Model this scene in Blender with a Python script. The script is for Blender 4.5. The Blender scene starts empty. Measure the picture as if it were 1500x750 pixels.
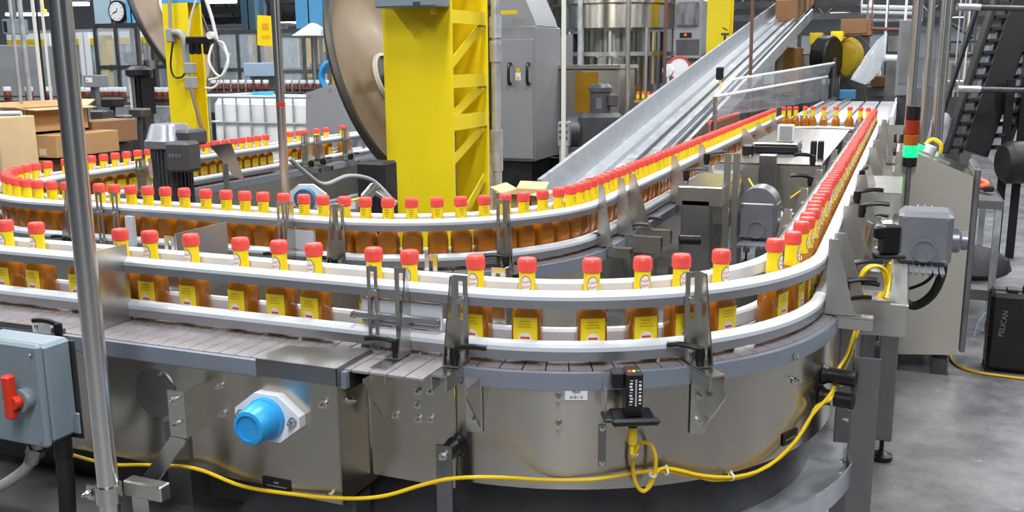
import bpy, math, random
from mathutils import Vector, Matrix
random.seed(7)
V = Vector
PI = math.pi
sc = bpy.context.scene
col = sc.collection

# ---------------------------------------------------------------- camera
FPX, PITCH, ROLL, YAW, CAMZ = 1400.0, math.atan((375 - 88) / 1400), -0.008, math.radians(22.2), 1.6
FW = V((-math.sin(YAW), math.cos(YAW), 0))
RT = V((math.cos(YAW), math.sin(YAW), 0))
def _dir(x, y, z=1.0):
    c, s = math.cos(ROLL), math.sin(ROLL)
    x, y = c * x - s * y, s * x + c * y
    return RT * x + FW * (z * math.cos(PITCH) + y * math.sin(PITCH)) + V((0, 0, -z * math.sin(PITCH) + y * math.cos(PITCH)))
cam_data = bpy.data.cameras.new('camera')
cam_data.sensor_width = 36; cam_data.lens = FPX / 1500 * 36
cam_data.clip_start = 0.05; cam_data.clip_end = 200
cam = bpy.data.objects.new('camera', cam_data); col.objects.link(cam)
_r, _u, _f = _dir(1, 0, 0), _dir(0, 1, 0), _dir(0, 0, 1)
cam.matrix_world = Matrix(((_r.x, _u.x, -_f.x, 0), (_r.y, _u.y, -_f.y, 0), (_r.z, _u.z, -_f.z, CAMZ), (0, 0, 0, 1)))
sc.camera = cam
O = V((0, 0, CAMZ))
# a pixel of the 1500x750 photograph gives a direction; the plane it meets gives the place
def ray(px, py): return _dir((px - 750) / FPX, (375 - py) / FPX)
def wz(px, py, z): r = ray(px, py); return O + r * ((z - CAMZ) / r.z)
def wy(px, py, y): r = ray(px, py); return O + r * (y / r.y)
def wx(px, py, x): r = ray(px, py); return O + r * (x / r.x)
def at(px, py, d): r = ray(px, py); return O + r * (d / r.dot(FW))

# ---------------------------------------------------------------- world, lights, exposure
w = bpy.data.worlds.new('world'); sc.world = w; w.use_nodes = True
w.node_tree.nodes['Background'].inputs[0].default_value = (0.55, 0.6, 0.68, 1)
w.node_tree.nodes['Background'].inputs[1].default_value = 0.25
sc.view_settings.view_transform = 'Standard'; sc.view_settings.look = 'None'
sc.view_settings.exposure = -0.08; sc.view_settings.gamma = 1.0; sc.view_settings.use_curve_mapping = False
try: sc.cycles.use_denoising = True
except Exception: pass
sc.cycles.max_bounces = 6; sc.cycles.diffuse_bounces = 3; sc.cycles.glossy_bounces = 4
sc.cycles.transmission_bounces = 5; sc.cycles.transparent_max_bounces = 8
sc.cycles.caustics_reflective = False; sc.cycles.caustics_refractive = False
sc.cycles.sample_clamp_indirect = 6.0
LAMP_W = 140.0
LAMPS = [(x, y) for y in (4.4, 8.4, 12.8, 17.5) for x in (-9.0, -5.2, -1.4, 2.4, 6.2)] + [(-1.7, 2.4), (0.15, -0.4), (0.8, -1.95), (1.8, -4.3), (-4.8, 0.9), (-8.5, 1.0)]  # lamps after the grid are added to brighten the front and streak the skirt
for (lx, ly) in LAMPS:
    ld = bpy.data.lights.new('ceiling_and_fill_light', 'AREA'); ld.shape = 'RECTANGLE'
    ld.size = 0.42; ld.size_y = 1.5; ld.energy = LAMP_W; ld.color = (0.95, 0.98, 1.0)
    lo = bpy.data.objects.new('ceiling_and_fill_light', ld); lo.location = (lx, ly, 4.86); col.objects.link(lo)

# ---------------------------------------------------------------- materials
def lin(c): return tuple((x / 12.92 if x <= 0.04045 else ((x + 0.055) / 1.055) ** 2.4) for x in c)
def hexc(h): return lin(tuple(int(h[i:i + 2], 16) / 255 for i in (0, 2, 4)))
MATS = {}
def mat(name, color, metal=0.0, rough=0.5, noise=0.0, nscale=8.0, stretch=(1, 1, 1), rvar=0.0, bump=0.0, bscale=60.0,
        emit=0.0, alpha=1.0, trans=0.0, coat=0.0, sub=None, ior=1.45, aniso=0.0):
    c = hexc(color) if isinstance(color, str) else color
    m = bpy.data.materials.new(name); m.use_nodes = True
    nt = m.node_tree; b = nt.nodes['Principled BSDF']
    b.inputs['Base Color'].default_value = (*c, 1); b.inputs['Metallic'].default_value = metal
    b.inputs['Roughness'].default_value = rough; b.inputs['IOR'].default_value = ior
    b.inputs['Alpha'].default_value = alpha; b.inputs['Transmission Weight'].default_value = trans
    b.inputs['Coat Weight'].default_value = coat
    if aniso:
        b.inputs['Anisotropic'].default_value = aniso
        cx = nt.nodes.new('ShaderNodeCombineXYZ'); cx.inputs[2].default_value = 1.0; cx.inputs[0].default_value = 0.02; cx.inputs[1].default_value = 0.02
        nt.links.new(cx.outputs[0], b.inputs['Tangent'])
    if emit:
        b.inputs['Emission Color'].default_value = (*c, 1); b.inputs['Emission Strength'].default_value = emit
    if sub:
        b.inputs['Subsurface Weight'].default_value = sub; b.inputs['Subsurface Radius'].default_value = (0.02, 0.008, 0.002)
    if noise or rvar or bump:
        tc = nt.nodes.new('ShaderNodeTexCoord'); mp = nt.nodes.new('ShaderNodeMapping')
        mp.inputs['Scale'].default_value = stretch
        nt.links.new(tc.outputs['Object'], mp.inputs['Vector'])
        nz = nt.nodes.new('ShaderNodeTexNoise'); nz.inputs['Scale'].default_value = nscale; nz.inputs['Detail'].default_value = 6
        nz.inputs['Roughness'].default_value = 0.6
        nt.links.new(mp.outputs['Vector'], nz.inputs['Vector'])
        if noise:
            mx = nt.nodes.new('ShaderNodeMix'); mx.data_type = 'RGBA'
            mx.inputs[6].default_value = (*[x * (1 - noise) for x in c], 1)
            mx.inputs[7].default_value = (*[min(1, x * (1 + noise)) for x in c], 1)
            mr = nt.nodes.new('ShaderNodeMapRange'); mr.inputs[1].default_value = 0.3; mr.inputs[2].default_value = 0.7
            nt.links.new(nz.outputs['Fac'], mr.inputs[0]); nt.links.new(mr.outputs[0], mx.inputs[0])
            nt.links.new(mx.outputs[2], b.inputs['Base Color'])
        if rvar:
            mr = nt.nodes.new('ShaderNodeMapRange'); mr.inputs[1].default_value = 0.3; mr.inputs[2].default_value = 0.7
            mr.inputs[3].default_value = max(0.04, rough - rvar); mr.inputs[4].default_value = min(1, rough + rvar)
            nt.links.new(nz.outputs['Fac'], mr.inputs[0]); nt.links.new(mr.outputs[0], b.inputs['Roughness'])
        if bump:
            n2 = nt.nodes.new('ShaderNodeTexNoise'); n2.inputs['Scale'].default_value = bscale; n2.inputs['Detail'].default_value = 4
            nt.links.new(mp.outputs['Vector'], n2.inputs['Vector'])
            bp = nt.nodes.new('ShaderNodeBump'); bp.inputs['Strength'].default_value = bump; bp.inputs['Distance'].default_value = 0.01
            nt.links.new(n2.outputs['Fac'], bp.inputs['Height']); nt.links.new(bp.outputs[0], b.inputs['Normal'])
    MATS[name] = m
    return m
STEEL = mat('stainless steel', 'cfccc6', 1, 0.26, aniso=0.6)
STEELB = mat('brushed stainless sheet', 'c2bcb0', 1, 0.25, 0.05, 3, aniso=0.85)
STEELD = mat('dull steel sheet', '8d8c8c', 1, 0.42, 0.15, 4, rvar=0.1)
POLISH = mat('polished steel tube', 'd8d6d2', 1, 0.20, 0.03, 6, aniso=0.8)
BOLT = mat('bright bolt steel', 'd8d6d0', 1, 0.22)
ALU = mat('anodised aluminium', 'b4b6ba', 0.9, 0.34, 0.08, 10)
GALV = mat('galvanised steel', 'c3c6cb', 0.75, 0.42, 0.14, 14, rvar=0.1)
WHITEP = mat('white wear plastic', 'd4d7dd', 0, 0.35)
BLUEGREY = mat('blue grey wear strip', '7d838f', 0.0, 0.38, 0.05, 5)
CHAIN = mat('grey slat chain plastic', '8d8688', 0, 0.30, 0.04, 30, rvar=0.06)
CHAIND = mat('dark chain underside', '262425', 0, 0.6)
RED = mat('red cap plastic', 'f0534a', 0, 0.38)
REDP = mat('red lettering', 'd5402e', 0, 0.5)
YLAB = mat('yellow label paper', 'fadc18', 0, 0.4, 0.04, 40)
YLABD = mat('deep yellow label print', 'd9a913', 0, 0.45)
PRINT = mat('dark label print', '3a3020', 0, 0.6)
EMBW = mat('emblem white', 'efe8e0', 0, 0.5)
EMBG = mat('emblem grey ring', '8a8279', 0, 0.5)
SAUCE = mat('amber sauce in glass', 'c97a1c', 0, 0.07, 0.0, trans=0.3, coat=0.5)
YPAINT = mat('yellow column paint', 'f0d61c', 0, 0.38, 0.05, 3, bump=0.04, bscale=180)
YPAINTD = mat('worn yellow paint', 'd6b41c', 0, 0.45, 0.1, 5)
BLUEP = mat('blue column paint', '5aa0cf', 0, 0.5, 0.08, 4)
BLACK = mat('black plastic', '17171a', 0, 0.35, 0.1, 20)
BLACKR = mat('black rubber', '1b1b1d', 0, 0.6)
GREYP = mat('grey enclosure paint', '7a8890', 0, 0.35, 0.05, 4)
GREYM = mat('grey machine paint', '8b8c90', 0.1, 0.4, 0.06, 3)
GEAR = mat('grey gearbox paint', '8b8d93', 0.55, 0.36, 0.08, 12)
MOTOR = mat('charcoal motor paint', '4c4c50', 0.1, 0.42, 0.1, 10)
WHITEC = mat('white bearing housing', 'e9ebee', 0, 0.35)
BLUEC = mat('blue cap plastic', '2f9fe0', 0, 0.35)
REDH = mat('red switch handle', 'd2331a', 0, 0.4)
CABLEY = mat('yellow cable jacket', 'efc61c', 0, 0.38)
CABLEW = mat('white cable', 'd9d9d2', 0, 0.45)
CABLEG = mat('grey cable', '97989a', 0, 0.5)
TIE = mat('white cable tie', 'f0f0ee', 0, 0.4)
CARD = mat('brown cardboard', 'b48c5e', 0, 0.8, 0.08, 6)
CARDL = mat('pale cardboard', 'd2b48a', 0, 0.8, 0.06, 6)
CARDD = mat('dark cardboard', '8a6448', 0, 0.8, 0.08, 6)
TAPE = mat('packing tape', 'd8c49a', 0, 0.4)
DISH = mat('brown dish metal', '8a7660', 0.5, 0.45, 0.22, 5, (1, 1, 1), 0.12)
DISHR = mat('dark dish rim', '4a4744', 0.6, 0.45)
TOTE = mat('white tote plastic', 'eceeef', 0, 0.45, sub=0.0)
DARK = mat('dark machine parts', '2c2b2d', 0.3, 0.5, 0.3, 8)
DARKM = mat('dark grey machine steel', '565557', 0.6, 0.45, 0.25, 7)
FRAMEB = mat('black elevator frame', '101014', 0.0, 0.45, 0.2, 8)
FILM = mat('clear plastic film', 'e6eaf0', 0, 0.12, trans=0.0, alpha=0.30, bump=0.8, bscale=9, coat=0.6)
BAG = mat('cloudy plastic bag', 'dfe3e8', 0, 0.3, alpha=0.42, bump=1.0, bscale=14, coat=0.5)
GLASS = mat('machine guard pane', 'ccd6de', 0, 0.08, alpha=0.25)
BROWNB = mat('brown far bottle', '7a3526', 0, 0.3)
GREEN = mat('green lit lamp', '12e26a', 0, 0.3, emit=2.2)
GREENB = mat('green lit button', '25e884', 0, 0.3, emit=1.5)
AMBERL = mat('amber lamp lens', 'a35616', 0, 0.25)
REDL = mat('dark red lamp lens', '8e2d17', 0, 0.25)
LEDR = mat('red indicator', 'ff3a20', 0, 0.3, emit=3.0)
LEDY = mat('yellow indicator', 'ffd23a', 0, 0.3, emit=1.5)
LAMPM = mat('lamp diffuser', 'ffffff', 0, 0.4, emit=6.0)
SIGNY = mat('yellow sign vinyl', 'f2d20f', 0, 0.45)
SIGNW = mat('white sign card', 'e6e7e8', 0, 0.5)
INK = mat('black ink', '1d1d1f', 0, 0.6)
INKG = mat('grey ink', '77787a', 0, 0.6)
ORANGE = mat('orange plastic', 'e2562a', 0, 0.4)
AMBERREFL = mat('painted amber reflection', 'a77a1e', 0.3, 0.4, 0.15, 5)  # reflection on the steel guard, put in as a fixed amber colour

# ---------------------------------------------------------------- mesh building
def frame(axis):
    a = V(axis).normalized(); h = V((0, 0, 1)) if abs(a.z) < 0.9 else V((1, 0, 0))
    u = h.cross(a).normalized(); return u, a.cross(u).normalized(), a
class G:
    def __init__(s): s.v, s.f, s.mi, s.m = [], [], [], 0
    def add(s, vs, fs):
        n = len(s.v); s.v += [V(p) for p in vs]; s.f += [tuple(i + n for i in f) for f in fs]; s.mi += [s.m] * len(fs); return s
    def box(s, x0, x1, y0, y1, z0, z1, ch=0.0):
        return s.obox(((x0 + x1) / 2, (y0 + y1) / 2, (z0 + z1) / 2), (abs(x1 - x0), abs(y1 - y0), abs(z1 - z0)), ch)
    def obox(s, c, size, ch=0.0, ax=(1, 0, 0), ay=(0, 1, 0), az=None):
        c, ax, ay = V(c), V(ax).normalized(), V(ay).normalized(); az = ax.cross(ay) if az is None else V(az).normalized()
        h = [x / 2 for x in size]
        if ch <= 0:
            vs = [c + ax * (h[0] * i) + ay * (h[1] * j) + az * (h[2] * k) for k in (-1, 1) for j in (-1, 1) for i in (-1, 1)]
            return s.add(vs, [(0, 2, 3, 1), (4, 5, 7, 6), (0, 1, 5, 4), (2, 6, 7, 3), (0, 4, 6, 2), (1, 3, 7, 5)])
        ch = min(ch, min(h) * 0.95); b = [x - ch for x in h]; vs = []; ix = {}
        for k in (-1, 1):
            for j in (-1, 1):
                for i in (-1, 1):
                    for a in range(3):
                        q = [h[t] if t == a else b[t] for t in range(3)]
                        ix[(i, j, k, a)] = len(vs); vs.append(c + ax * (q[0] * i) + ay * (q[1] * j) + az * (q[2] * k))
        fs = []
        for sg in (-1, 1):
            for a in range(3):
                o = [t for t in range(3) if t != a]; q = []
                for (p, r) in ((-1, -1), (1, -1), (1, 1), (-1, 1)):
                    key = [0, 0, 0]; key[a] = sg; key[o[0]] = p; key[o[1]] = r; q.append(ix[(*key, a)])
                fs.append(tuple(q))
        for a in range(3):
            o = [t for t in range(3) if t != a]
            for p in (-1, 1):
                for r in (-1, 1):
                    q = []
                    for (e, which) in ((-1, 0), (1, 0), (1, 1), (-1, 1)):
                        key = [0, 0, 0]; key[a] = e; key[o[0]] = p; key[o[1]] = r; q.append(ix[(*key, o[which])])
                    fs.append(tuple(q))
        for k in (-1, 1):
            for j in (-1, 1):
                for i in (-1, 1): fs.append(tuple(ix[(i, j, k, a)] for a in range(3)))
        return s.add(vs, fs)
    def cyl(s, p, q, r, n=16, r2=None, cap=True):
        p, q = V(p), V(q); r2 = r if r2 is None else r2; u, v, a = frame(q - p)
        vs = []
        for (c, rr) in ((p, r), (q, r2)):
            for i in range(n):
                t = 2 * PI * i / n; vs.append(c + u * (rr * math.cos(t)) + v * (rr * math.sin(t)))
        fs = [(i, (i + 1) % n, n + (i + 1) % n, n + i) for i in range(n)]
        if cap: fs += [tuple(range(n))[::-1], tuple(range(n, 2 * n))]
        return s.add(vs, fs)
    def lathe(s, prof, o=(0, 0, 0), axis=(0, 0, 1), n=24, ex=None, ring=False):
        if ring: prof = list(prof) + [prof[0]]
        u, v, a = frame(axis)
        if tuple(axis) == (0, 0, 1): u, v = V((1, 0, 0)), V((0, 1, 0))
        o = V(o); vs = []
        for (r, h) in prof:
            for i in range(n):
                t = 2 * PI * i / n; cx, cy = math.cos(t), math.sin(t)
                k = ex(t, r, h) if ex else 1.0
                vs.append(o + a * h + u * (r * k * cx) + v * (r * k * cy))
        fs = []
        for j in range(len(prof) - 1):
            for i in range(n):
                fs.append((j * n + i, j * n + (i + 1) % n, (j + 1) * n + (i + 1) % n, (j + 1) * n + i))
        if not ring and prof[0][0] > 1e-6: fs.append(tuple(range(n))[::-1])
        if not ring and prof[-1][0] > 1e-6: fs.append(tuple(range((len(prof) - 1) * n, len(prof) * n)))
        return s.add(vs, fs)
    def tube(s, pts, r, n=8, sm=0):
        pts = [V(p) for p in pts]
        if sm: pts = spline(pts, sm)
        vs = []; u = None
        for i, p in enumerate(pts):
            d = (pts[min(i + 1, len(pts) - 1)] - pts[max(i - 1, 0)])
            d = d.normalized() if d.length > 1e-9 else V((0, 0, 1))
            if u is None: u = frame(d)[0]
            u = (u - d * u.dot(d)); u = u.normalized() if u.length > 1e-6 else frame(d)[0]
            w_ = d.cross(u)
            for k in range(n):
                t = 2 * PI * k / n; vs.append(p + u * (r * math.cos(t)) + w_ * (r * math.sin(t)))
        m = len(pts)
        fs = [(j * n + k, j * n + (k + 1) % n, (j + 1) * n + (k + 1) % n, (j + 1) * n + k) for j in range(m - 1) for k in range(n)]
        fs += [tuple(range(n))[::-1], tuple(range((m - 1) * n, m * n))]
        return s.add(vs, fs)
    def prism(s, poly, o, u, v, t, w_=None):
        o, u, v = V(o), V(u), V(v); w_ = u.cross(v).normalized() if w_ is None else V(w_)
        n = len(poly); vs = [o + u * a + v * b for a, b in poly] + [o + u * a + v * b + w_ * t for a, b in poly]
        fs = [tuple(range(n))[::-1], tuple(range(n, 2 * n))] + [(i, (i + 1) % n, n + (i + 1) % n, n + i) for i in range(n)]
        return s.add(vs, fs)
    def sweep(s, prof, path):
        n = len(prof); vs = []
        for (x, y, th) in path:
            nx, ny = math.sin(th), -math.cos(th)
            for (o_, z) in prof: vs.append((x + nx * o_, y + ny * o_, z))
        m = len(path)
        fs = [(j * n + k, j * n + (k + 1) % n, (j + 1) * n + (k + 1) % n, (j + 1) * n + k) for j in range(m - 1) for k in range(n)]
        fs += [tuple(range(n))[::-1], tuple(range((m - 1) * n, m * n))]
        return s.add(vs, fs)
    def slotplate(s, o, u, v, t, wd, ht, sw, s0, s1, taper=0.0):
        # a plate wd x ht (u, v) of thickness t with one open vertical slot
        o, u, v = V(o), V(u), V(v); a, b = wd / 2 - sw / 2, wd / 2 + sw / 2
        for (x0, x1, y0, y1) in ((0, a, 0, ht), (b, wd, 0, ht), (a, b, 0, s0), (a, b, s1, ht)):
            s.prism([(x0, y0), (x1, y0), (x1, y1), (x0, y1)], o, u, v, t)
        return s
def spline(pts, k):
    out = []; P = [pts[0]] + pts + [pts[-1]]
    for i in range(1, len(P) - 2):
        a, b, c, d = P[i - 1], P[i], P[i + 1], P[i + 2]
        for j in range(k):
            t = j / k
            out.append(0.5 * ((2 * b) + (c - a) * t + (2 * a - 5 * b + 4 * c - d) * t * t + (3 * b - a - 3 * c + d) * t ** 3))
    out.append(pts[-1]); return out

WP = {}
def mk(g, mats, org, ang=35, name='mesh'):
    me = bpy.data.meshes.new(name); org = V(org)
    me.from_pydata([tuple(p - org) for p in g.v], [], g.f); me.validate(); me.update()
    for m in (mats if isinstance(mats, (list, tuple)) else [mats]): me.materials.append(m)
    if isinstance(mats, (list, tuple)) and len(g.mi) == len(me.polygons): me.polygons.foreach_set('material_index', g.mi)
    import bmesh
    bm = bmesh.new(); bm.from_mesh(me); bmesh.ops.recalc_face_normals(bm, faces=bm.faces); bm.to_mesh(me); bm.free()
    me.shade_smooth(); me.set_sharp_from_angle(angle=math.radians(ang))
    return me
def link(name, data, loc, parent=None, rot=None):
    o = bpy.data.objects.new(name, data); col.objects.link(o)
    o.location = V(loc) - WP[parent.name] if parent else V(loc)
    if rot is not None: o.rotation_euler = rot
    if parent: o.parent = parent
    WP[o.name] = V(loc)
    return o
def part(name, g, mats, parent, label=None, ang=35, kind=None):
    o = link(name, mk(g, mats, WP[parent.name], ang, name), WP[parent.name], parent)
    if label: o['label'] = label
    if kind: o['kind'] = kind
    return o
def thing(name, label, cat, loc=(0, 0, 0), group=None):
    o = link(name, None, loc); o.empty_display_size = 0.05
    o['label'] = label; o['category'] = cat
    if group: o['group'] = group
    return o
def solo(name, g, mats, label, cat, group=None, loc=None, ang=35, kind=None):
    if loc is None:
        xs = [p.x for p in g.v]; ys = [p.y for p in g.v]; zs = [p.z for p in g.v]
        loc = ((min(xs) + max(xs)) / 2, (min(ys) + max(ys)) / 2, min(zs))
    o = link(name, mk(g, mats, loc, ang, name), loc); o['label'] = label; o['category'] = cat
    if group: o['group'] = group
    if kind: o['kind'] = kind
    return o
def struct(name, g, mats):
    o = link(name, mk(g, mats, (0, 0, 0), 35, name), (0, 0, 0)); o['kind'] = 'structure'; return o
def shared(name, me, parent, M, label=None):
    # a child that shares mesh data, placed by world matrix M
    o = bpy.data.objects.new(name, me); col.objects.link(o); o.parent = parent
    o.matrix_local = Matrix.Translation(-WP[parent.name]) @ M
    WP[o.name] = M.translation.copy()
    if label: o['label'] = label
    return o
def mtx(loc, x, y, z):
    x, y, z = V(x), V(y), V(z); l = V(loc)
    return Matrix(((x.x, y.x, z.x, l.x), (x.y, y.y, z.y, l.y), (x.z, y.z, z.z, l.z), (0, 0, 0, 1)))
_b = G().cyl((0, 0, 0), (0, 0, .0015), .0085, 12).cyl((0, 0, .0015), (0, 0, .008), .0062, 6).cyl((0, 0, .008), (0, 0, .014), .0034, 8)
BOLTME = mk(_b, BOLT, (0, 0, 0), 35, 'bolt')
def bolt(parent, p, n, s=1.0):
    u, v, a = frame(n); return shared('bolt', BOLTME, parent, mtx(p, u * s, v * s, a * s))
_l = G().cyl((0, 0, 0), (0, 0, .012), .009, 12).cyl((0, 0, .012), (0, 0, .034), .0115, 12, .0095)
_l.tube([(0, 0, .03), (.02, 0, .036), (.045, 0, .038), (.068, 0, .036)], .0062, 8, 2)
LEVERME = mk(_l, BLACK, (0, 0, 0), 40, 'clamp_lever')
def lever(parent, p, ang, s=1.0):
    return shared('clamp_lever', LEVERME, parent, Matrix.Translation(V(p)) @ Matrix.Rotation(ang, 4, 'Z') @ Matrix.Scale(s, 4), None)
def text_mesh(body, size, font_extrude=0.0):
    cu = bpy.data.curves.new('lettering', 'FONT'); cu.body = body; cu.size = size; cu.align_x = 'CENTER'; cu.align_y = 'CENTER'
    cu.extrude = font_extrude; cu.resolution_u = 2
    o = bpy.data.objects.new('lettering', cu); col.objects.link(o)
    bpy.context.view_layer.update()
    me = bpy.data.meshes.new_from_object(o.evaluated_get(bpy.context.evaluated_depsgraph_get()))
    bpy.data.objects.remove(o); bpy.data.curves.remove(cu); return me
def lettering(body, size, m, parent, p, x, y, name='lettering', thin=0.0004):
    me = text_mesh(body, size, thin / 2); me.materials.clear(); me.materials.append(m)
    x, y = V(x).normalized(), V(y).normalized(); return shared(name, me, parent, mtx(p, x, y, x.cross(y)))
# ---------------------------------------------------------------- the hall
def floor_mat():
    m = bpy.data.materials.new('worn grey concrete floor'); m.use_nodes = True; nt = m.node_tree; b = nt.nodes['Principled BSDF']
    tc = nt.nodes.new('ShaderNodeTexCoord')
    def nz(s, d=6, r=0.6):
        n = nt.nodes.new('ShaderNodeTexNoise'); n.inputs['Scale'].default_value = s; n.inputs['Detail'].default_value = d; n.inputs['Roughness'].default_value = r
        nt.links.new(tc.outputs['Object'], n.inputs['Vector']); return n
    def ramp(src, a, b_, c0, c1):
        r = nt.nodes.new('ShaderNodeValToRGB'); r.color_ramp.elements[0].position = a; r.color_ramp.elements[1].position = b_
        r.color_ramp.elements[0].color = (*c0, 1); r.color_ramp.elements[1].color = (*c1, 1); nt.links.new(src, r.inputs[0]); return r
    base = ramp(nz(3.0, 9, 0.68).outputs['Fac'], 0.38, 0.64, hexc('5b5a5d'), hexc('8a898a'))
    spk = ramp(nz(26, 8, 0.75).outputs['Fac'], 0.60, 0.68, (0, 0, 0), (1, 1, 1))
    mx = nt.nodes.new('ShaderNodeMix'); mx.data_type = 'RGBA'; mx.inputs[7].default_value = (*hexc('a3a2a0'), 1)
    nt.links.new(spk.outputs[0], mx.inputs[0]); nt.links.new(base.outputs[0], mx.inputs[6]); nt.links.new(mx.outputs[2], b.inputs['Base Color'])
    rr = nt.nodes.new('ShaderNodeMapRange'); rr.inputs[3].default_value = 0.28; rr.inputs[4].default_value = 0.6
    nt.links.new(nz(5).outputs['Fac'], rr.inputs[0]); nt.links.new(rr.outputs[0], b.inputs['Roughness'])
    bp = nt.nodes.new('ShaderNodeBump'); bp.inputs['Strength'].default_value = 0.12; bp.inputs['Distance'].default_value = 0.01
    nt.links.new(nz(60).outputs['Fac'], bp.inputs['Height']); nt.links.new(bp.outputs[0], b.inputs['Normal'])
    return m
WALLM = mat('painted hall wall', '70767c', 0, 0.7, 0.08, 0.6)
CEILM = mat('pale ceiling deck', '585c60', 0, 0.8, 0.06, 0.5)
struct('floor', G().box(-16, 10, -7, 26, -0.1, 0), floor_mat())
struct('ceiling', G().box(-16, 10, -7, 26, 5.2, 5.3), CEILM)
struct('wall_back', G().box(-16, 10, 26, 26.1, 0, 5.2), WALLM)
struct('wall_left', G().box(-16.1, -16, -7, 26, 0, 5.2), WALLM)
struct('wall_right', G().box(10, 10.1, -7, 26, 0, 5.2), WALLM)
struct('wall_front', G().box(-16, 10, -7.1, -7, 0, 5.2), WALLM)

# ---------------------------------------------------------------- conveyor line
ZC = 0.975
def straight(p, q, n=2):
    th = math.atan2(q[1] - p[1], q[0] - p[0])
    return [(p[0] + (q[0] - p[0]) * i / (n - 1), p[1] + (q[1] - p[1]) * i / (n - 1), th) for i in range(n)]
def arc(c, r, a0, a1, n=24):
    sg = 1 if a1 > a0 else -1
    return [(c[0] + r * math.cos(a), c[1] + r * math.sin(a), a + sg * PI / 2) for a in [math.radians(a0 + (a1 - a0) * i / (n - 1)) for i in range(n)]]
CB, RB = (-0.84, 2.45), 0.62
CD, RD = (-0.61, 8.3), 0.39
CF, RF = (-1.6, 3.12), 0.60
CH, RH = (-2.8, 3.12), 0.60
def rails(T, path, sides=(-1, 1), ups=(0, 1), strip=None):
    for s in sides:
        for u in ups:
            zb, zm, zt = ((0.987, 1.005, 1.025), (1.098, 1.114, 1.133))[u]
            pm = [(s * .050, zb), (s * .070, zb), (s * .070, zm + .002), (s * .064, zm + .002), (s * .064, zb + .006), (s * .056, zb + .006), (s * .056, zm + .002), (s * .050, zm + .002)]
            pw = [(s * .0495, zm + .0015), (s * .0495, zb - .001), (s * .043, zb), (s * .040, zb + .004), (s * .041, zt - .007), (s * .046, zt - .001), (s * .055, zt), (s * .066, zt - .003), (s * .071, zt - .009), (s * .071, zm + .002)]
            if s < 0: pm, pw = pm[::-1], pw[::-1]
            r = part('guide_rail', G().sweep(pm, path), ALU, T)
            part('wear_strip', G().sweep(pw, path), strip or WHITEP, r, None if strip else 'white plastic wear strip')
def chain_straight(T, p, q, oL, oR, pitch=.042):
    L = math.dist(p, q); th = math.atan2(q[1] - p[1], q[0] - p[0]); n = int(L / pitch)
    g = G().box(-pitch * .47, pitch * .47, -oR, -oL, -.007, 0, .0012)
    me = mk(g, CHAIN, (0, 0, 0), 35, 'chain_plate')
    for i in range(n):
        d = (i + .5) * pitch; M = Matrix.Translation((p[0] + math.cos(th) * d, p[1] + math.sin(th) * d, ZC)) @ Matrix.Rotation(th, 4, 'Z')
        shared('chain_plate', me, T, M)
def chain_arc(T, c, r, a0, a1, w_, pitch=.042):
    n = int(abs(math.radians(a1 - a0)) * r / pitch); da = math.radians(a1 - a0) / n; h = abs(da) * .47
    g = G(); ro, ri = r + w_, r - w_; pts = [(ri * math.cos(h), -ri * math.sin(h)), (ro * math.cos(h), -ro * math.sin(h)), (ro * math.cos(h), ro * math.sin(h)), (ri * math.cos(h), ri * math.sin(h))]
    g.prism(pts, (0, 0, -.007), (1, 0, 0), (0, 1, 0), .007)
    me = mk(g, CHAIN, (0, 0, 0), 35, 'chain_plate')
    for i in range(n):
        a = math.radians(a0) + da * (i + .5)
        shared('chain_plate', me, T, Matrix.Translation((c[0], c[1], ZC)) @ Matrix.Rotation(a, 4, 'Z'))
def bed(T, path, oL, oR, zs=0.72, skirtL=True, skirtR=True, strips=True):
    part('chain_bed', G().sweep([(oL, .93), (oR, .93), (oR, .9655), (oL, .9655)], path), CHAIND, T)
    if strips:
        for (o0, o1) in ((oR, oR + .014), (oL - .014, oL)):
            part('edge_strip', G().sweep([(o0, .936), (o1, .936), (o1, .972), (o0, .972)], path), BLUEGREY, T)
    for ok, o0, o1 in ((skirtR, oR + .004, oR + .008), (skirtL, oL - .008, oL - .004)):
        if ok: part('skirt_panel', G().sweep([(o0, zs), (o1, zs), (o1, .936), (o0, .936)], path), STEELB, T)
def bracket(T, x, y, th, side=1, fl=-1, top=1.165, wb=.062, wt=.022, lev=True, arm=.085, base=.10, fin=True, tab=True, la=None, zs=.982, armz=.955):
    t = V((math.cos(th), math.sin(th), 0)); n = V((math.sin(th), -math.cos(th), 0)) * side; Z = V((0, 0, 1)); c = V((x, y, 0))
    g = G()
    if tab: g.slotplate(c + n * .072 - t * .016 + Z * zs, t, Z, .003, .032, top - zs, .010, .085, top - zs - .012)
    if fin:
        o = c + n * .072 + t * (.0145 * fl)
        g.prism([(0, zs), (wb, zs), (wt, top), (0, top)], o, n, Z, .003, t * (1 if fl > 0 else -1))
    g.obox(c + n * (.072 + wb / 2) + Z * (zs - .001), (.034, wb, .003), 0, t, n, Z)
    b = part('rail_bracket', g, STEEL, T)
    for z in (1.108, 1.004):
        if tab: bolt(b, c + n * .076 + Z * z, n)
    if arm:
        ga = G(); o0 = base; 
        ga.obox(c + n * (o0 + arm / 2) + Z * (zs - .006), (.036, arm, .004), 0, t, n, Z)
        for s in (-1, 1): ga.obox(c + n * (o0 + arm / 2) + t * (.0165 * s) + Z * ((zs - .008 + armz - .01) / 2), (.003, arm, abs(zs - armz)), 0, t, n, Z)
        part('support_arm', ga, STEEL, T)
    if lev: lever(T, c + n * (.072 + wb * .62) + Z * zs, (math.atan2(n.y, n.x) + 1.1 if la is None else la))
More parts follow.
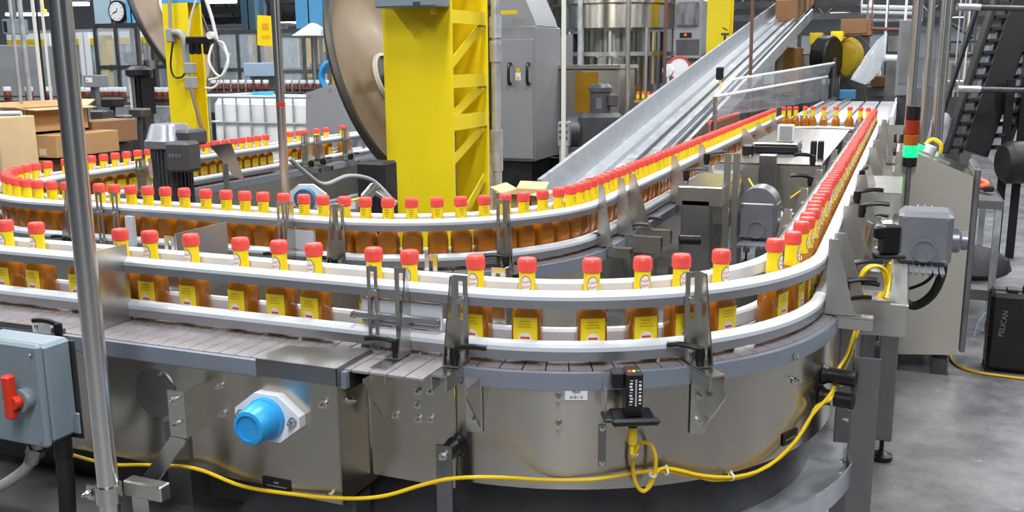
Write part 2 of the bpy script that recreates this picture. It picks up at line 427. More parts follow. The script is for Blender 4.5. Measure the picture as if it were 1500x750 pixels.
def flatbar(T, x, y, th, side=1, z0=.98, z1=1.16, o=.072, wd=.026, bolts=(1.108, 1.055, 1.004)):
    t = V((math.cos(th), math.sin(th), 0)); n = V((math.sin(th), -math.cos(th), 0)) * side; Z = V((0, 0, 1)); c = V((x, y, 0))
    b = part('slotted_bar', G().slotplate(c + n * o - t * wd / 2 + Z * z0, t, Z, .003 * side, wd, z1 - z0, .009, .014, z1 - z0 - .012), STEEL, T)
    for z in bolts: bolt(b, c + n * (o + .003) + Z * z, n)
def leg(T, x, y, z1, w_=.05, m=None):
    g = G().box(x - w_ / 2, x + w_ / 2, y - w_ / 2, y + w_ / 2, .09, z1, .004)
    l = part('leg', g, m or STEELD, T)
    part('levelling_foot', G().cyl((x, y, 0), (x, y, .02), .045, 16).cyl((x, y, .02), (x, y, .035), .04, 16, .016).cyl((x, y, .03), (x, y, .1), .009, 8), BLACK, l)

# --- front straight (wide bed, blue capped bearing)
YA = 1.83
A = thing('conveyor', 'front straight conveyor with wide grey slat bed, round cover plate and blue-capped bearing', 'conveyor', (-1.9, 1.8, 0), 'stainless bottle conveyor sections')
pa = straight((-3.0, YA), (-0.84, YA))
chain_straight(A, (-3.0, YA), (-0.84, YA), -.10, .205)
bed(A, straight((-3.0, YA), (-1.03, YA)), -.10, .205, .69, True, False)
part('chain_bed', G().box(-1.03, -.84, 1.72, 1.93, .93, .9655), CHAIND, A)
rails(A, pa)
YP = 1.607
part('side_panel', G().box(-3.0, -1.24, YP, YP + .004, .69, .937), STEELB, A)
g = G().box(-1.24, -1.044, YP - .006, YP - .002, .68, .966).box(-1.048, -1.044, YP - .006, 1.755, .68, .966)
hb = part('end_housing', g, STEELB, A, 'stainless end housing with folded corner')
g = G().prism([(-1.243, YP - .008), (-1.042, YP - .008), (-1.042, 1.742), (-1.235, 1.70)], (0, 0, .979), (1, 0, 0), (0, 1, 0), .004)
g.box(-1.243, -1.042, YP - .010, YP - .007, .945, .983).box(-1.0445, -1.0415, YP - .01, 1.742, .945, .983)
part('housing_lid', g, STEELD, A, 'stained steel lid')
p = wy(229, 575, YP)
cv = part('round_cover', G().cyl((p.x, YP, p.z), (p.x, YP - .003, p.z), .058, 40), STEELD, A, 'round grey cover plate')
bolt(cv, (p.x + .02, YP - .003, p.z + .048), (0, -1, 0), .55)
for q in ((323, 565), (327, 606)): bolt(A, wy(*q, YP), (0, -1, 0), 1.05)
for q in ((474, 592),): bolt(hb, wy(*q, YP - .006), (0, -1, 0), 1.15)
for q in ((511, 586), (541, 568)): bolt(hb, wx(*q, -1.044), (1, 0, 0), 1.2)
bolt(hb, wy(484, 725, YP - .006), (0, -1, 0), 1.0)
# bearing
p = wy(400, 607, YP - .006)
hx = [(-.082, -.012), (-.082, .012), (-.030, .052), (.030, .052), (.082, .012), (.082, -.012), (.030, -.052), (-.030, -.052)]
fb = part('bearing_flange', G().prism(hx, (p.x, YP - .006, p.z), (1, 0, 0), (0, 0, 1), .022, (0, -1, 0)), WHITEC, A, 'white diamond flange bearing housing')
g = G().lathe([(.046, 0), (.046, .012), (.043, .014), (.040, .05), (.036, .064), (.028, .066), (.028, .060), (0, .060)], (p.x, YP - .028, p.z), (0, -1, 0), 32)
part('bearing_cap', g, BLUEC, fb, 'blue plastic bearing cap')
for s in (-1, 1): bolt(fb, (p.x + .066 * s, YP - .028, p.z), (0, -1, 0), 1.25)
# nameplate
p = wy(405, 709, YP - .008)
npl = part('nameplate', G().box(p.x - .036, p.x + .036, YP - .0085, YP - .006, p.z - .013, p.z + .013), BLACK, A, 'small black maker plate')
part('plate_print', G().box(p.x - .026, p.x + .026, YP - .0092, YP - .0084, p.z - .007, p.z - .0045).box(p.x - .006, p.x + .006, YP - .0092, YP - .0084, p.z + .001, p.z + .005), INKG, npl)
# bracket that carries the pole
q0, q1 = wy(262, 570, 1.545), wy(262, 640, 1.545)
cx = wy(247, 590, 1.545).x
g = G().box(cx, cx + .045, 1.543, 1.547, .80, .905).box(cx + .041, cx + .045, 1.545, YP, .80, .905)
g.prism([(0, 0), (.045, 0), (.045, 1), (0, 1)], (cx, 1.545, .80), (1, 0, 0), (-.05, -.075, -.105), .004)
g.box(cx - .05, cx - .005, 1.466, 1.470, .62, .70)
pb = part('pole_bracket', g, STEEL, A, 'bent stainless bracket carrying the pole')
for z in (.885, .83): bolt(pb, (cx + .020, 1.543, z), (0, -1, 0), 1.25)
p = wy(262, 700, 1.60)
part('support_leg', G().box(p.x - .03, p.x + .035, 1.60, 1.66, .0, .80), STEELD, A)
leg(A, -2.7, 1.7, .95); leg(A, -1.25, 1.95, .93)
# low cross tray under the panel, seen at the lower left
part('lower_shelf', G().box(-2.6, -1.35, 1.40, 1.72, .600, .606).box(-2.6, -1.35, 1.40, 1.404, .57, .606), STEELD, A)
part('under_beam', G().box(-3.0, -1.05, 1.66, 1.72, .52, .67), DARKM, A)
# brackets on the front straight
for pxx, f in ((20, None),):
    p = wy(pxx, 440, YA); 
x545 = wy(547, 450, 1.757).x; x590 = wy(582, 450, 1.757).x; x665 = wy(676, 470, 1.757).x
flatbar(A, x545, YA, 0, 1, .972, 1.166)
bracket(A, x590 + .012, YA, 0, 1, 1, 1.168, .055, .012, la=PI + .25)
bracket(A, x665, YA, 0, 1, -1, 1.162, .060, .018, la=.15)
xi = wy(632, 405, 1.90).x; bracket(A, xi, YA, 0, -1, -1, 1.168, .05, .02, lev=False)
xi = wy(735, 415, 1.92).x; bracket(A, xi, YA, 0, -1, 1, 1.150, .05, .02, lev=False)
xi = wy(262, 360, 1.91).x
part('guide_plate', G().box(xi - .002, xi + .002, 1.90, 2.10, 1.0, 1.172), STEEL, A)
bracket(A, xi - .02, YA, 0, -1, 1, 1.165, .05, .02, lev=False)
# extra middle rail with white block
xm0, xm1 = wy(515, 460, 1.757).x, wy(642, 470, 1.757).x
mr = part('middle_rail', G().box(xm0, xm1, 1.757, 1.770, 1.045, 1.062, .003), ALU, A)
bolt(mr, (xm0 + .006, 1.757, 1.053), (0, -1, 0))
part('white_block', G().box(xm0 + .015, xm1 + .0, 1.772, 1.784, 1.030, 1.090, .003), WHITEP, mr)
# end plate on the rails behind the pole
p = wy(182, 420, 1.757)
yl_ = wx(139, 430, p.x).y
ep = part('rail_end_plate', G().prism([(yl_, .960), (1.772, .968), (1.772, 1.166), (yl_, 1.166)], (p.x, 0, 0), (0, 1, 0), (0, 0, 1), .004), STEEL, A, 'broad stainless plate bolted across the rail ends')
g = G().prism([(p.x - .10, yl_), (p.x, yl_), (p.x, yl_ + .06), (p.x - .10, yl_ + .06)], (0, 0, .957), (1, 0, 0), (0, 1, 0), .004)
g.prism([(0, 0), (.13, .0), (.02, -.16)], (p.x - .10, yl_, .957), (1, 0, 0), (0, 0, 1), .004)
part('corner_gusset', g, STEEL, A)

# --- front curve
B = thing('conveyor', 'front curved conveyor with broad stainless skirt carrying the photo sensor', 'conveyor', (CB[0], CB[1], 0), 'stainless bottle conveyor sections')
pbz = arc(CB, RB, -90, 0, 32)
chain_arc(B, CB, RB, -90, 0, .09)
bed(B, pbz, -.09, .09, .715)
rails(B, pbz)
def skirt_pt(px_, py_, r=None):
    # where a pixel meets the curved skirt
    r = (RB + .099) if r is None else r; d = ray(px_, py_)
    a = d.x ** 2 + d.y ** 2; b = -2 * (d.x * CB[0] + d.y * CB[1]); c = CB[0] ** 2 + CB[1] ** 2 - r * r
    disc = b * b - 4 * a * c
    if disc < 0: return None
    return O + d * ((-b - math.sqrt(disc)) / (2 * a))
def radial(p): return V((p.x - CB[0], p.y - CB[1], 0)).normalized()
part('dark_fill_box', G().box(-1.15, -.70, 1.80, 1.98, .30, .72), DARKM, B)  # dark box added to darken the bright floor gap beneath the curve
g = G().box(-1.04, -.838, 1.722, 1.726, .70, .936).box(-1.04, -.838, 1.70, 1.736, .936, .972)
part('joint_panel', g, STEELB, B)
for q in ((612, 573), (631, 573), (612, 593), (613, 614), (631, 614), (580, 608)): bolt(B, wy(*q, 1.722), (0, -1, 0), 1.0)
for q in ((818, 582), (818, 622), (1160, 520), (1163, 556), (1068, 0)):
    if q[1]: p = skirt_pt(*q); bolt(B, p, radial(p), 1.15)
# skirt tabs under the bracket feet
def skirt_gusset(px0, px1, pyt, pyb, flip):
    p = skirt_pt((px0 + px1) / 2, pyt); n = radial(p); t = V((-n.y, n.x, 0)); g = G()
    g.obox((p.x + n.x * .004, p.y + n.y * .004, p.z - .045), (.036, .004, .12), 0, t, n)
    g.prism([(0, .015), (.085, .015), (.085, 0), (.0, -.10)], p + t * (.016 * flip), n, V((0, 0, 1)), .003)
    b = part('arm_gusset', g, STEEL, B)
    for z in (-.02, -.075): bolt(b, (p.x + n.x * .006, p.y + n.y * .006, p.z + z), n)
skirt_gusset(1015, 1030, 565, 600, 1)
skirt_gusset(690, 700, 562, 600, 1)
g = G().prism([(0, .01), (.075, .01), (.075, 0), (0, -.10)], (wy(560, 560, 1.722).x, 1.722, .94), (0, -1, 0), (0, 0, 1), .003)
part('arm_gusset', g, STEEL, B)
a = math.atan2(2.07 - CB[1], -.385 - CB[0]);
def on_arc(px_, py_):
    p = skirt_pt(px_, py_, RB + .072); a_ = math.atan2(p.y - CB[1], p.x - CB[0])
    return CB[0] + RB * math.cos(a_), CB[1] + RB * math.sin(a_), a_ + PI / 2
x, y, th = on_arc(1012, 470); bracket(B, x, y, th, 1, 1, 1.168, .066, .03, la=PI + .1)
for aa in (-2,): 
    a_ = math.radians(aa); x, y = CB[0] + RB * math.cos(a_), CB[1] + RB * math.sin(a_)
    bracket(B, x, y, a_ + PI / 2, 1, -1, 1.168, .07, .02, la=.5)
# name tag, slot plate
p = skirt_pt(844, 577); n = radial(p); t = V((-n.y, n.x, 0))
tg = part('name_tag', G().obox(p + n * .002, (.046, .003, .024), 0, t, n), SIGNW, B, 'small white tag with printed code')
lettering('PE40', .0085, INK, tg, p + n * .0042 + V((0, 0, .005)), t, (0, 0, 1)); lettering('A/G114', .0085, INK, tg, p + n * .0042 - V((0, 0, .006)), t, (0, 0, 1))
p = skirt_pt(882, 652); n = radial(p); t = V((-n.y, n.x, 0))
sl = part('slot_plate', G().obox(p + n * .001, (.016, .002, .09), 0, t, n), STEELD, B)
for z in (-.038, .038): bolt(sl, p + n * .002 + V((0, 0, z)), n, .75)
p = skirt_pt(1157, 640); n = radial(p); t = V((-n.y, n.x, 0))
npl = part('nameplate', G().obox(p + n * .001, (.06, .002, .03), 0, t, n), BLACK, B, 'small black maker plate')
part('plate_print', G().obox(p + n * .0022 + V((0, 0, -.003)), (.04, .0006, .003), 0, t, n), INKG, npl)
# lower drip tray and legs
part('drip_tray', G().sweep([(-.14, .575), (.17, .575), (.17, .63), (.166, .63), (.166, .581), (-.14, .581)], arc(CB, RB, -95, 10, 36)), GALV, B, 'curved galvanised drip tray')
part('inner_drum', G().sweep([(-.02, .50), (.05, .50), (.05, .72), (-.02, .72)], arc(CB, RB, -95, 5, 30)), DARKM, B)
# stand-offs with black spacers
def standoff(px_, py_, length, parent, strap=True):
    p = skirt_pt(px_, py_); n = radial(p); t = V((-n.y, n.x, 0))
    s = part('spacer', G().cyl(p, p + n * length, .019, 20).cyl(p, p + n * .012, .026, 20, .02), BLACK, parent, 'round black plastic spacer')
    if strap:
        e = p + n * length
        l = part('leg_strap', G().obox((e.x + n.x * .003, e.y + n.y * .003, (e.z + .022) / 2), (.036, .005, e.z + .022), 0, t, n), STEELD, parent)
        bolt(l, e + n * .006, n, 1.1)
    return p, n
standoff(668, 652, .055, B)
standoff(1203, 580, .075, B, False); standoff(1207, 548, .075, B, False)
g = G(); y0 = 2.33
xa, xb = wy(1243, 620, y0).x, wy(1284, 620, y0).x
g.box(xa, xb, y0, y0 + .004, .0, .90).box(xa, xa + .004, y0 - .0, y0 + .10, .0, .92)
lg = part('leg', g, STEELD, B, 'angle steel leg beside the curve')
for z in (.625, .595, .735, .765): bolt(lg, (xa, y0 + .02, z), (-1, 0, 0), 1.1)
leg(B, -.45, 2.6, .93)

# --- right straight
C = thing('conveyor', 'long right-hand straight conveyor packed with bottles, clamp levers along its outer side', 'conveyor', (-.22, 5.4, 0), 'stainless bottle conveyor sections')
pc = straight((-.22, 2.45), (-.22, 8.3))
chain_straight(C, (-.22, 2.45), (-.22, 8.3), -.09, .09)
bed(C, pc, -.09, .09, .80); rails(C, pc, (1,), (1,)); rails(C, pc, (1,), (0,), strip=STEELD); rails(C, pc, (-1,), strip=STEELD)
for i, yy in enumerate((2.62, 2.98, 3.36, 3.8, 4.35, 5.0, 5.7, 6.6, 7.6)):
    bracket(C, -.22, yy, PI / 2, 1, -1, 1.15 + .02 * (i % 2), .085, .03, la=-.2 + .5 * (i % 3), arm=.12, armz=.93)
for i, yy in enumerate((2.9, 3.4, 4.0, 4.9, 6.0, 7.2)): bracket(C, -.22, yy, PI / 2, -1, 1, 1.16, .06, .02, lev=(i % 2 == 0))
for yy in (2.75, 5.0, 8.0):
    for xx in (-.33, -.10): leg(C, xx, yy, .93)
p = wz(1290, 672, 0); leg(C, p.x, p.y, .95, .07)
part('frame_box', G().box(-.10, .07, 3.75, 4.5, .84, .93, .004).box(-.10, .05, 2.9, 3.5, .80, .90, .004), STEEL, C)
part('frame_box', G().box(-.10, -.02, 5.2, 6.6, .84, .93, .004), STEEL, C)

# --- far turn
D = thing('conveyor', 'far semicircular conveyor turn with well-spaced upright bottles', 'conveyor', (CD[0], CD[1], 0), 'stainless bottle conveyor sections')
pd = arc(CD, RD, 0, 180, 32); chain_arc(D, CD, RD, 0, 180, .09); bed(D, pd, -.09, .09, .80)
rails(D, pd, (1,), (0,)); rails(D, pd, (-1,), (0,))
leg(D, -.61, 8.72, .93); leg(D, -.95, 8.5, .93)
# --- middle straight
E = thing('conveyor', 'middle straight conveyor with fin-shaped rail brackets and tightly packed bottles', 'conveyor', (-1.0, 5.6, 0), 'stainless bottle conveyor sections')
pe = straight((-1.0, 8.3), (-1.0, 3.12)); chain_straight(E, (-1.0, 8.3), (-1.0, 3.12), -.09, .09); bed(E, pe, -.09, .09, .80)
rails(E, pe)
for i, (yy, wb_) in enumerate(((3.30, .06), (3.45, .085), (4.15, .09), (4.75, .10), (6.1, .19), (6.7, .18), (7.5, .10))):
    bracket(E, -1.0, yy, -PI / 2, -1, 1, 1.185 if i < 4 else 1.17, wb_, .02, la=.25 - .2 * (i % 3), arm=.13, armz=.93)
for yy in (3.5, 5.2, 7.6):
    for xx in (-1.09, -.9): leg(E, xx, yy, .93)
# --- middle curve
F = thing('conveyor', 'curved conveyor in front of the big yellow column', 'conveyor', (CF[0], CF[1], 0), 'stainless bottle conveyor sections')
pf = arc(CF, RF, 0, -90, 32); chain_arc(F, CF, RF, 0, -90, .09); bed(F, pf, -.09, .09, .75); rails(F, pf)
for aa, fl in ((-44, -1), (-4, 1)):
    aa = math.radians(aa); x, y, th = CF[0] + RF * math.cos(aa), CF[1] + RF * math.sin(aa), aa - PI / 2; bracket(F, x, y, th, -1, fl, 1.185, .05, .018, la=PI + .4)
leg(F, -1.2, 2.75, .93); leg(F, -1.6, 2.6, .93)
# --- second row straight
Gc = thing('conveyor', 'second straight conveyor behind the front row, its bottles standing close together', 'conveyor', (-2.2, 2.52, 0), 'stainless bottle conveyor sections')
pg = straight((-1.6, 2.52), (-2.8, 2.52)); chain_straight(Gc, (-1.6, 2.52), (-2.8, 2.52), -.09, .09); bed(Gc, pg, -.09, .09, .75); rails(Gc, pg)
for px_, kind in ((112, 'f'), (148, 'b'), (171, 'b'), (424, 'f2'), (412, 'b'), (497, 'f')):
    x = wy(px_, 320, 2.448).x
    if kind == 'b': flatbar(Gc, x, 2.52, PI, -1, .985, 1.175, bolts=(1.108, 1.004))
    else: bracket(Gc, x, 2.52, PI, -1, 1 if kind == 'f' else -1, 1.178, .06, .02, la=PI + .2)
x = wy(195, 345, 2.44).x
part('white_block', G().box(x - .02, x + .01, 2.43, 2.446, 1.0, 1.10), WHITEP, Gc)
x = wy(440, 345, 2.44).x
part('white_block', G().box(x - .045, x + .04, 2.45, 2.462, 1.03, 1.09), WHITEP, Gc)
leg(Gc, -2.3, 2.52, .93)
# --- left curve and left straight
H = thing('conveyor', 'left-hand curved conveyor beside the cardboard boxes', 'conveyor', (CH[0], CH[1], 0), 'stainless bottle conveyor sections')
ph = arc(CH, RH, -90, -180, 32); chain_arc(H, CH, RH, -90, -180, .09); bed(H, ph, -.09, .09, .75); rails(H, ph)
aa = math.radians(-152); x, y, th = CH[0] + RH * math.cos(aa), CH[1] + RH * math.sin(aa), aa - PI / 2; bracket(H, x, y, th, -1, -1, 1.185, .09, .03)
leg(H, -3.2, 2.75, .93)
I = thing('conveyor', 'dark left-hand straight conveyor running back past the white tote', 'conveyor', (-3.4, 4.6, 0), 'stainless bottle conveyor sections')
pi_ = straight((-3.4, 3.12), (-3.4, 6.1)); chain_straight(I, (-3.4, 3.12), (-3.4, 6.1), -.09, .09); bed(I, pi_, -.09, .09, .75); rails(I, pi_)
for i, yy in enumerate((3.5, 4.85, 4.98, 5.3)): bracket(I, -3.4, yy, PI / 2, 1, 1, 1.16 + .02 * (i % 2), .07, .03)
for yy in (3.6, 5.9):
    for xx in (-3.5, -3.3): leg(I, xx, yy, .93)
# ---------------------------------------------------------------- bottles
BH = 0.215
def bottle_meshes():
    def se(t, r, h):
        # body is a rounded square, the neck round
        k = max(0.0, min(1.0, (0.128 - h) / 0.03)); e = 2 + 2.6 * k
        c, s = abs(math.cos(t)), abs(math.sin(t)); return 1.0 / ((c ** e + (s * (1 + .10 * k)) ** e) ** (1 / e))
    body = G().lathe([(.024, 0), (.030, .003), (.0318, .010), (.0318, .085), (.0308, .098), (.027, .112), (.0215, .124), (.018, .134), (.0168, .145), (.0150, .19)], n=24, ex=se)
    cap = G().lathe([(.0185, .186), (.0205, .188), (.0205, .206), (.0198, .211), (.0172, BH), (.0165, BH - .0012), (0, BH - .0012)], n=28,
                    ex=lambda t, r, h: 1 + (.012 if int(round(t / (2 * PI) * 28)) % 2 else 0) * (1 if .187 < h < .207 else 0))
    band = G().lathe([(.0186, .134), (.0190, .136), (.0180, .150), (.0172, .188), (.0160, .1885)], n=24)
    def npatch(rx, rz, zc, off, n=16):
        vs = []; 
        for i in range(n):
            t = 2 * PI * i / n; a = rx * math.cos(t) / .0182; z = zc + rz * math.sin(t); r = .0172 + (.188 - z) * .021 + off
            vs.append((r * math.sin(a), -r * math.cos(a), z))
        r = .0172 + (.188 - zc) * .021 + off; vs.append((0, -r - .0001, zc))
        return vs, [(i, (i + 1) % n, n) for i in range(n)]
    emb = G(); emb.m = 0; emb.add(*npatch(.0125, .0190, .161, .0005)); emb.m = 1; emb.add(*npatch(.0105, .0165, .161, .0009))
    emb.m = 2
    for (txt, zc, sz) in (('Texas', .1665, .0078), ('Pete', .1565, .0092)):
        me = text_mesh(txt, sz); vs = []
        for v in me.vertices:
            z = zc + v.co.y + v.co.x * .25; a = v.co.x / .0185; r = .0172 + (.188 - z) * .021 + .0014
            vs.append((r * math.sin(a), -r * math.cos(a), z))
        emb.add(vs, [tuple(p.vertices) for p in me.polygons]); bpy.data.meshes.remove(me)
    lab = G()
    def flat(x0, x1, z0, z1, off, n=6):
        vs = []; fs = []
        for i in range(n + 1):
            x = x0 + (x1 - x0) * i / n; y = -.0318 / 1.10 * (1 - abs(x / .0318) ** 4.6) ** (1 / 4.6) - off
            vs += [(x, y, z0), (x, y, z1)]
        for i in range(n): fs.append((2 * i, 2 * i + 2, 2 * i + 3, 2 * i + 1))
        lab.add(vs, fs)
    lab.m = 0; flat(-.0255, .0255, .008, .092, .0006, 10)
    def oval(rx, rz, zc, off, n=14):
        vs = [(rx * math.cos(2 * PI * i / n), -.0318 / 1.10 * (1 - abs(rx * math.cos(2 * PI * i / n) / .0318) ** 4.6) ** (1 / 4.6) - off, zc + rz * math.sin(2 * PI * i / n)) for i in range(n)]
        lab.add(vs, [tuple(range(n))])
    lab.m = 1; oval(.0150, .0185, .042, .0010)
    lab.m = 2; flat(-.010, .010, .046, .0505, .0014); flat(-.005, .006, .0375, .0405, .0014)
    lab.m = 3; oval(.0095, .0045, .0335, .0014); 
    lab.m = 4
    for k in range(3): flat(-.015 + .002 * k, .015 - .002 * k, .070 + .006 * k, .0728 + .006 * k, .0010, 4)
    flat(-.013, .013, .0145, .0165, .0010, 4)
    mark = G()   # the small print on the back of the neck band
    for k in range(4):
        z = .178 - k * .006; r = .0172 + (.188 - z) * .021 + .0005; w_ = (.5, .4, .46, .3)[k]
        vs = []
        for i in range(5):
            a = PI + w_ * (i / 2 - 1); vs += [(r * math.sin(a), -r * math.cos(a), z), (r * math.sin(a), -r * math.cos(a), z + .0013)]
        mark.add(vs, [(2 * i, 2 * i + 2, 2 * i + 3, 2 * i + 1) for i in range(4)])
    z = .143; r = .0183 + .0005; mark.lathe([(.0022, 0), (.0022, .0006)], (0, r, z), (0, 1, 0), 8)
    o0 = (0, 0, 0)
    return (mk(body, SAUCE, o0, 50, 'body'), mk(cap, RED, o0, 40, 'cap'), mk(band, YLAB, o0, 40, 'neck_band'), mk(emb, [EMBG, EMBW, REDP], o0, 60, 'emblem'),
            mk(lab, [YLAB, EMBW, REDP, EMBG, YLABD], o0, 60, 'body_label'), mk(mark, PRINT, o0, 60, 'neck_print'))
BM = bottle_meshes()
def bottle(x, y, th, label, group, parts=6, z=ZC + .0006):
    r = link('sauce_bottle', None, (x, y, z), None, (0, 0, th)); r.empty_display_size = .03
    r['label'] = label; r['category'] = 'bottle'; r['group'] = group
    def ch(name, me, par):
        o = bpy.data.objects.new(name, me); col.objects.link(o); o.parent = par; return o
    ch('body', BM[0], r); ch('cap', BM[1], r); b = ch('neck_band', BM[2], r)
    if parts > 3: ch('emblem', BM[3], b)
    if parts > 4: ch('body_label', BM[4], r); ch('neck_print', BM[5], b)
    return r
R1 = [(16, 321), (63, 324), (124, 329), (181, 334), (225, 337), (283, 342), (353, 348), (407, 353), (461, 356), (547, 363), (597, 368), (692, 376.5), (773, 377), (866, 376.5), (936, 373), (989, 369), (1040.5, 362), (1115.5, 347.5), (1144, 338)]
ZT = ZC + BH
def theta(path_c, x, y, sg): return math.atan2(y - path_c[1], x - path_c[0]) + sg * PI / 2
ORD = ['first', 'second', 'third', 'fourth', 'fifth', 'sixth', 'seventh', 'eighth', 'ninth', 'tenth', 'eleventh', 'twelfth', 'thirteenth', 'fourteenth', 'fifteenth', 'sixteenth', 'seventeenth', 'eighteenth', 'nineteenth']
N1 = sum(1 for q in R1 if wz(*q, ZT).x < CB[0])
for i, q in enumerate(R1):
    p = wz(*q, ZT)
    if p.x < CB[0]: bottle(p.x, YA, 0.0 + random.uniform(-.1, .1), '%s red-capped sauce bottle from the front curve along the front straight conveyor' % ORD[N1 - 1 - i], 'bottles on the front straight')
    else:
        a = math.atan2(p.y - CB[1], p.x - CB[0]); bottle(CB[0] + RB * math.cos(a), CB[1] + RB * math.sin(a), a + PI / 2, '%s red-capped sauce bottle from the front straight on the skirted front curve' % ORD[i - N1], 'bottles on the front curve')
yy = 2.51
while yy < 8.3:
    bottle(-.22 + random.uniform(-.004, .004), yy, PI / 2 + random.uniform(-.12, .12), 'red-capped sauce bottle in the packed line on the right-hand straight conveyor', 'bottles on the right-hand straight', 6 if yy < 5 else 4); yy += .0765
for kD, q in enumerate([(1138, 156.5), (1148, 156), (1160, 155.7), (1176.5, 155.5), (1190.7, 155.7), (1207.5, 156), (1227.5, 155.7), (1246, 156.5), (1259, 157.3), (1272, 158)]):
    p = wz(*q, ZT); a = math.atan2(p.y - CD[1], p.x - CD[0]); a = max(a, .16)
    bottle(CD[0] + RD * math.cos(a), CD[1] + RD * math.sin(a), a + PI / 2, '%s sauce bottle from the middle conveyor on the far semicircular turn' % ORD[kD], 'bottles on the far turn', 4)
yy = 3.20
while yy < 8.27:
    bottle(-1.0 + random.uniform(-.004, .004), yy, -PI / 2 + random.uniform(-.12, .12), 'red-capped sauce bottle in the packed line on the middle straight conveyor', 'bottles on the middle straight', 6 if yy < 5 else 4); yy += .0735
R2 = [(140, 270), (164, 270.7), (189, 272), (216.5, 272.8), (243.5, 274), (271, 275.5), (303, 277), (330.7, 279), (358, 280.5), (386, 281.6), (415, 283.5), (446, 284.8), (475, 286), (507, 287.5), (538.7, 288), (570.7, 288.5), (603.5, 289), (639.5, 288), (673, 287.2), (706, 285.3), (735.7, 283.2), (764, 281.3), (790, 277.9), (815, 274.7), (836.5, 271.7), (854.7, 268.8), (870, 265.9), (882.7, 262)]
NF = sum(1 for q in R2 if wz(*q, ZT).x < CF[0])
for i, q in enumerate(R2):
    p = wz(*q, ZT)
    if p.x < CF[0]: bottle(p.x, 2.52, PI, '%s sauce bottle from the middle curve on the second straight conveyor' % ORD[NF - 1 - i], 'bottles on the second straight')
    else:
        a = math.atan2(p.y - CF[1], p.x - CF[0]); bottle(CF[0] + RF * math.cos(a), CF[1] + RF * math.sin(a), a - PI / 2, '%s sauce bottle from the second straight on the curve before the yellow column' % ORD[i - NF], 'bottles on the middle curve')
for k in range(13):
    s = -2.655 - .0725 * k
    if s > CH[0]: bottle(s, 2.52, PI, '%s sauce bottle from the middle curve on the second straight conveyor' % ORD[NF + k], 'bottles on the second straight')
    else:
        a = -PI / 2 - (CH[0] - s) / RH
        if a > -PI: bottle(CH[0] + RH * math.cos(a), CH[1] + RH * math.sin(a), a - PI / 2, 'red-capped sauce bottle rounding the left-hand curve by the cardboard boxes', 'bottles on the left-hand curve')
for k in range(3):
    a = -PI / 2 - (CH[0] + 2.655 + .0725 * (13 + k)) / RH
    if a > -PI: bottle(CH[0] + RH * math.cos(a), CH[1] + RH * math.sin(a), a - PI / 2, 'red-capped sauce bottle rounding the left-hand curve by the cardboard boxes', 'bottles on the left-hand curve')
for yy in [3.15 + .072 * k for k in range(21)] + [4.83, 4.92, 4.99, 5.11, 5.22, 5.41, 5.86]:
    bottle(-3.4, yy, PI / 2, 'red-capped sauce bottle on the dark left-hand straight conveyor', 'bottles on the left-hand straight', 6)
# ---------------------------------------------------------------- things at the front
P = at(87.5, 0, 1.8)
pole = thing('steel_pole', 'tall polished steel pole clamped in front of the front straight conveyor', 'pole', (P.x, P.y, 0))
part('tube', G().cyl((P.x, P.y, .0), (P.x, P.y, 3.2), .0208, 32), POLISH, pole)
zc = at(163, 722, 1.8).z
cl = part('clamp_ring', G().lathe([(.0215, -.018), (.026, -.018), (.026, .018), (.0215, .018)], (P.x, P.y, zc), n=28, ring=True).obox((P.x - .034, P.y - .012, zc), (.02, .006, .03)), STEEL, pole)
bolt(cl, (P.x - .036, P.y - .015, zc), (-.3, -1, 0), 1.1)
part('clamp_bar', G().box(P.x + .018, P.x + .115, P.y + .02, P.y + .05, zc - .012, zc + .022, .003), STEEL, pole)
# grey isolator box with red handle
xr = wy(60, 580, 1.40).x; yb = wx(112, 575, xr).y; yf = 1.40
zt, zb = wy(52, 510, yf).z, wy(66, 655, yf).z
sw = thing('switch_box', 'grey isolator switch box with a red rotary handle', 'switch box', (xr - .1, yf, zb))
part('box_body', G().box(xr - .20, xr, yf + .018, yb, zb, zt, .008), GREYP, sw)
lid = part('box_lid', G().box(xr - .203, xr + .002, yf, yf + .018, zb - .004, zt + .004, .006), GREYP, sw)
for (dx, dz) in ((-.012, -.014), (-.012, .008)): bolt(lid, (xr + dx, yf, (zt if dz < 0 else zb) + dz), (0, -1, 0), .6)
hp = wy(38, 585, yf); hc = (hp.x + .006, yf - .03, hp.z + .004)
part('handle_boss', G().cyl((hc[0], yf, hc[2]), (hc[0], yf - .022, hc[2]), .024, 24), GREYP, sw)
part('handle', G().obox((hc[0] - .012, yf - .033, hc[2] + .012), (.022, .022, .095), .004).cyl((hc[0], yf - .022, hc[2]), (hc[0], yf - .04, hc[2]), .014, 20), REDH, sw, 'red rotary switch handle')
part('mounting_foot', G().box(xr - .01, xr + .012, yb - .012, yb - .006, zb + .0, zb + .05, .003), GREYP, sw)
part('mounting_plate', G().box(xr - .18, xr + .006, yb, yb + .004, zb - .015, zt - .01), DARKM, sw)
c0 = V((xr - .03, (yf + yb) / 2 + .02, zb))
part('cable_gland', G().cyl(c0 + V((0, 0, .004)), c0 + V((0, 0, -.05)), .021, 12), BLACK, sw)
solo('black_hose', G().tube([c0 + V((0, 0, -.03)), c0 + V((.0, 0, -.12)), c0 + V((-.012, .0, -.30)), c0 + V((-.02, 0.02, -.5)), (c0.x - .03, c0.y + .03, .02)], .0185, 12, 6), BLACKR, 'thick black cable hanging below the grey isolator box', 'cable')
k0 = V((xr - .075, yf + .05, zb - .012))
g = G().cyl(k0, k0 + V((-.03, -.005, -.055)), .016, 12).cyl(k0 + V((-.01, -.002, -.018)), k0 + V((-.02, -.003, -.038)), .021, 6)
part('conduit_fitting', g, STEELD, sw)
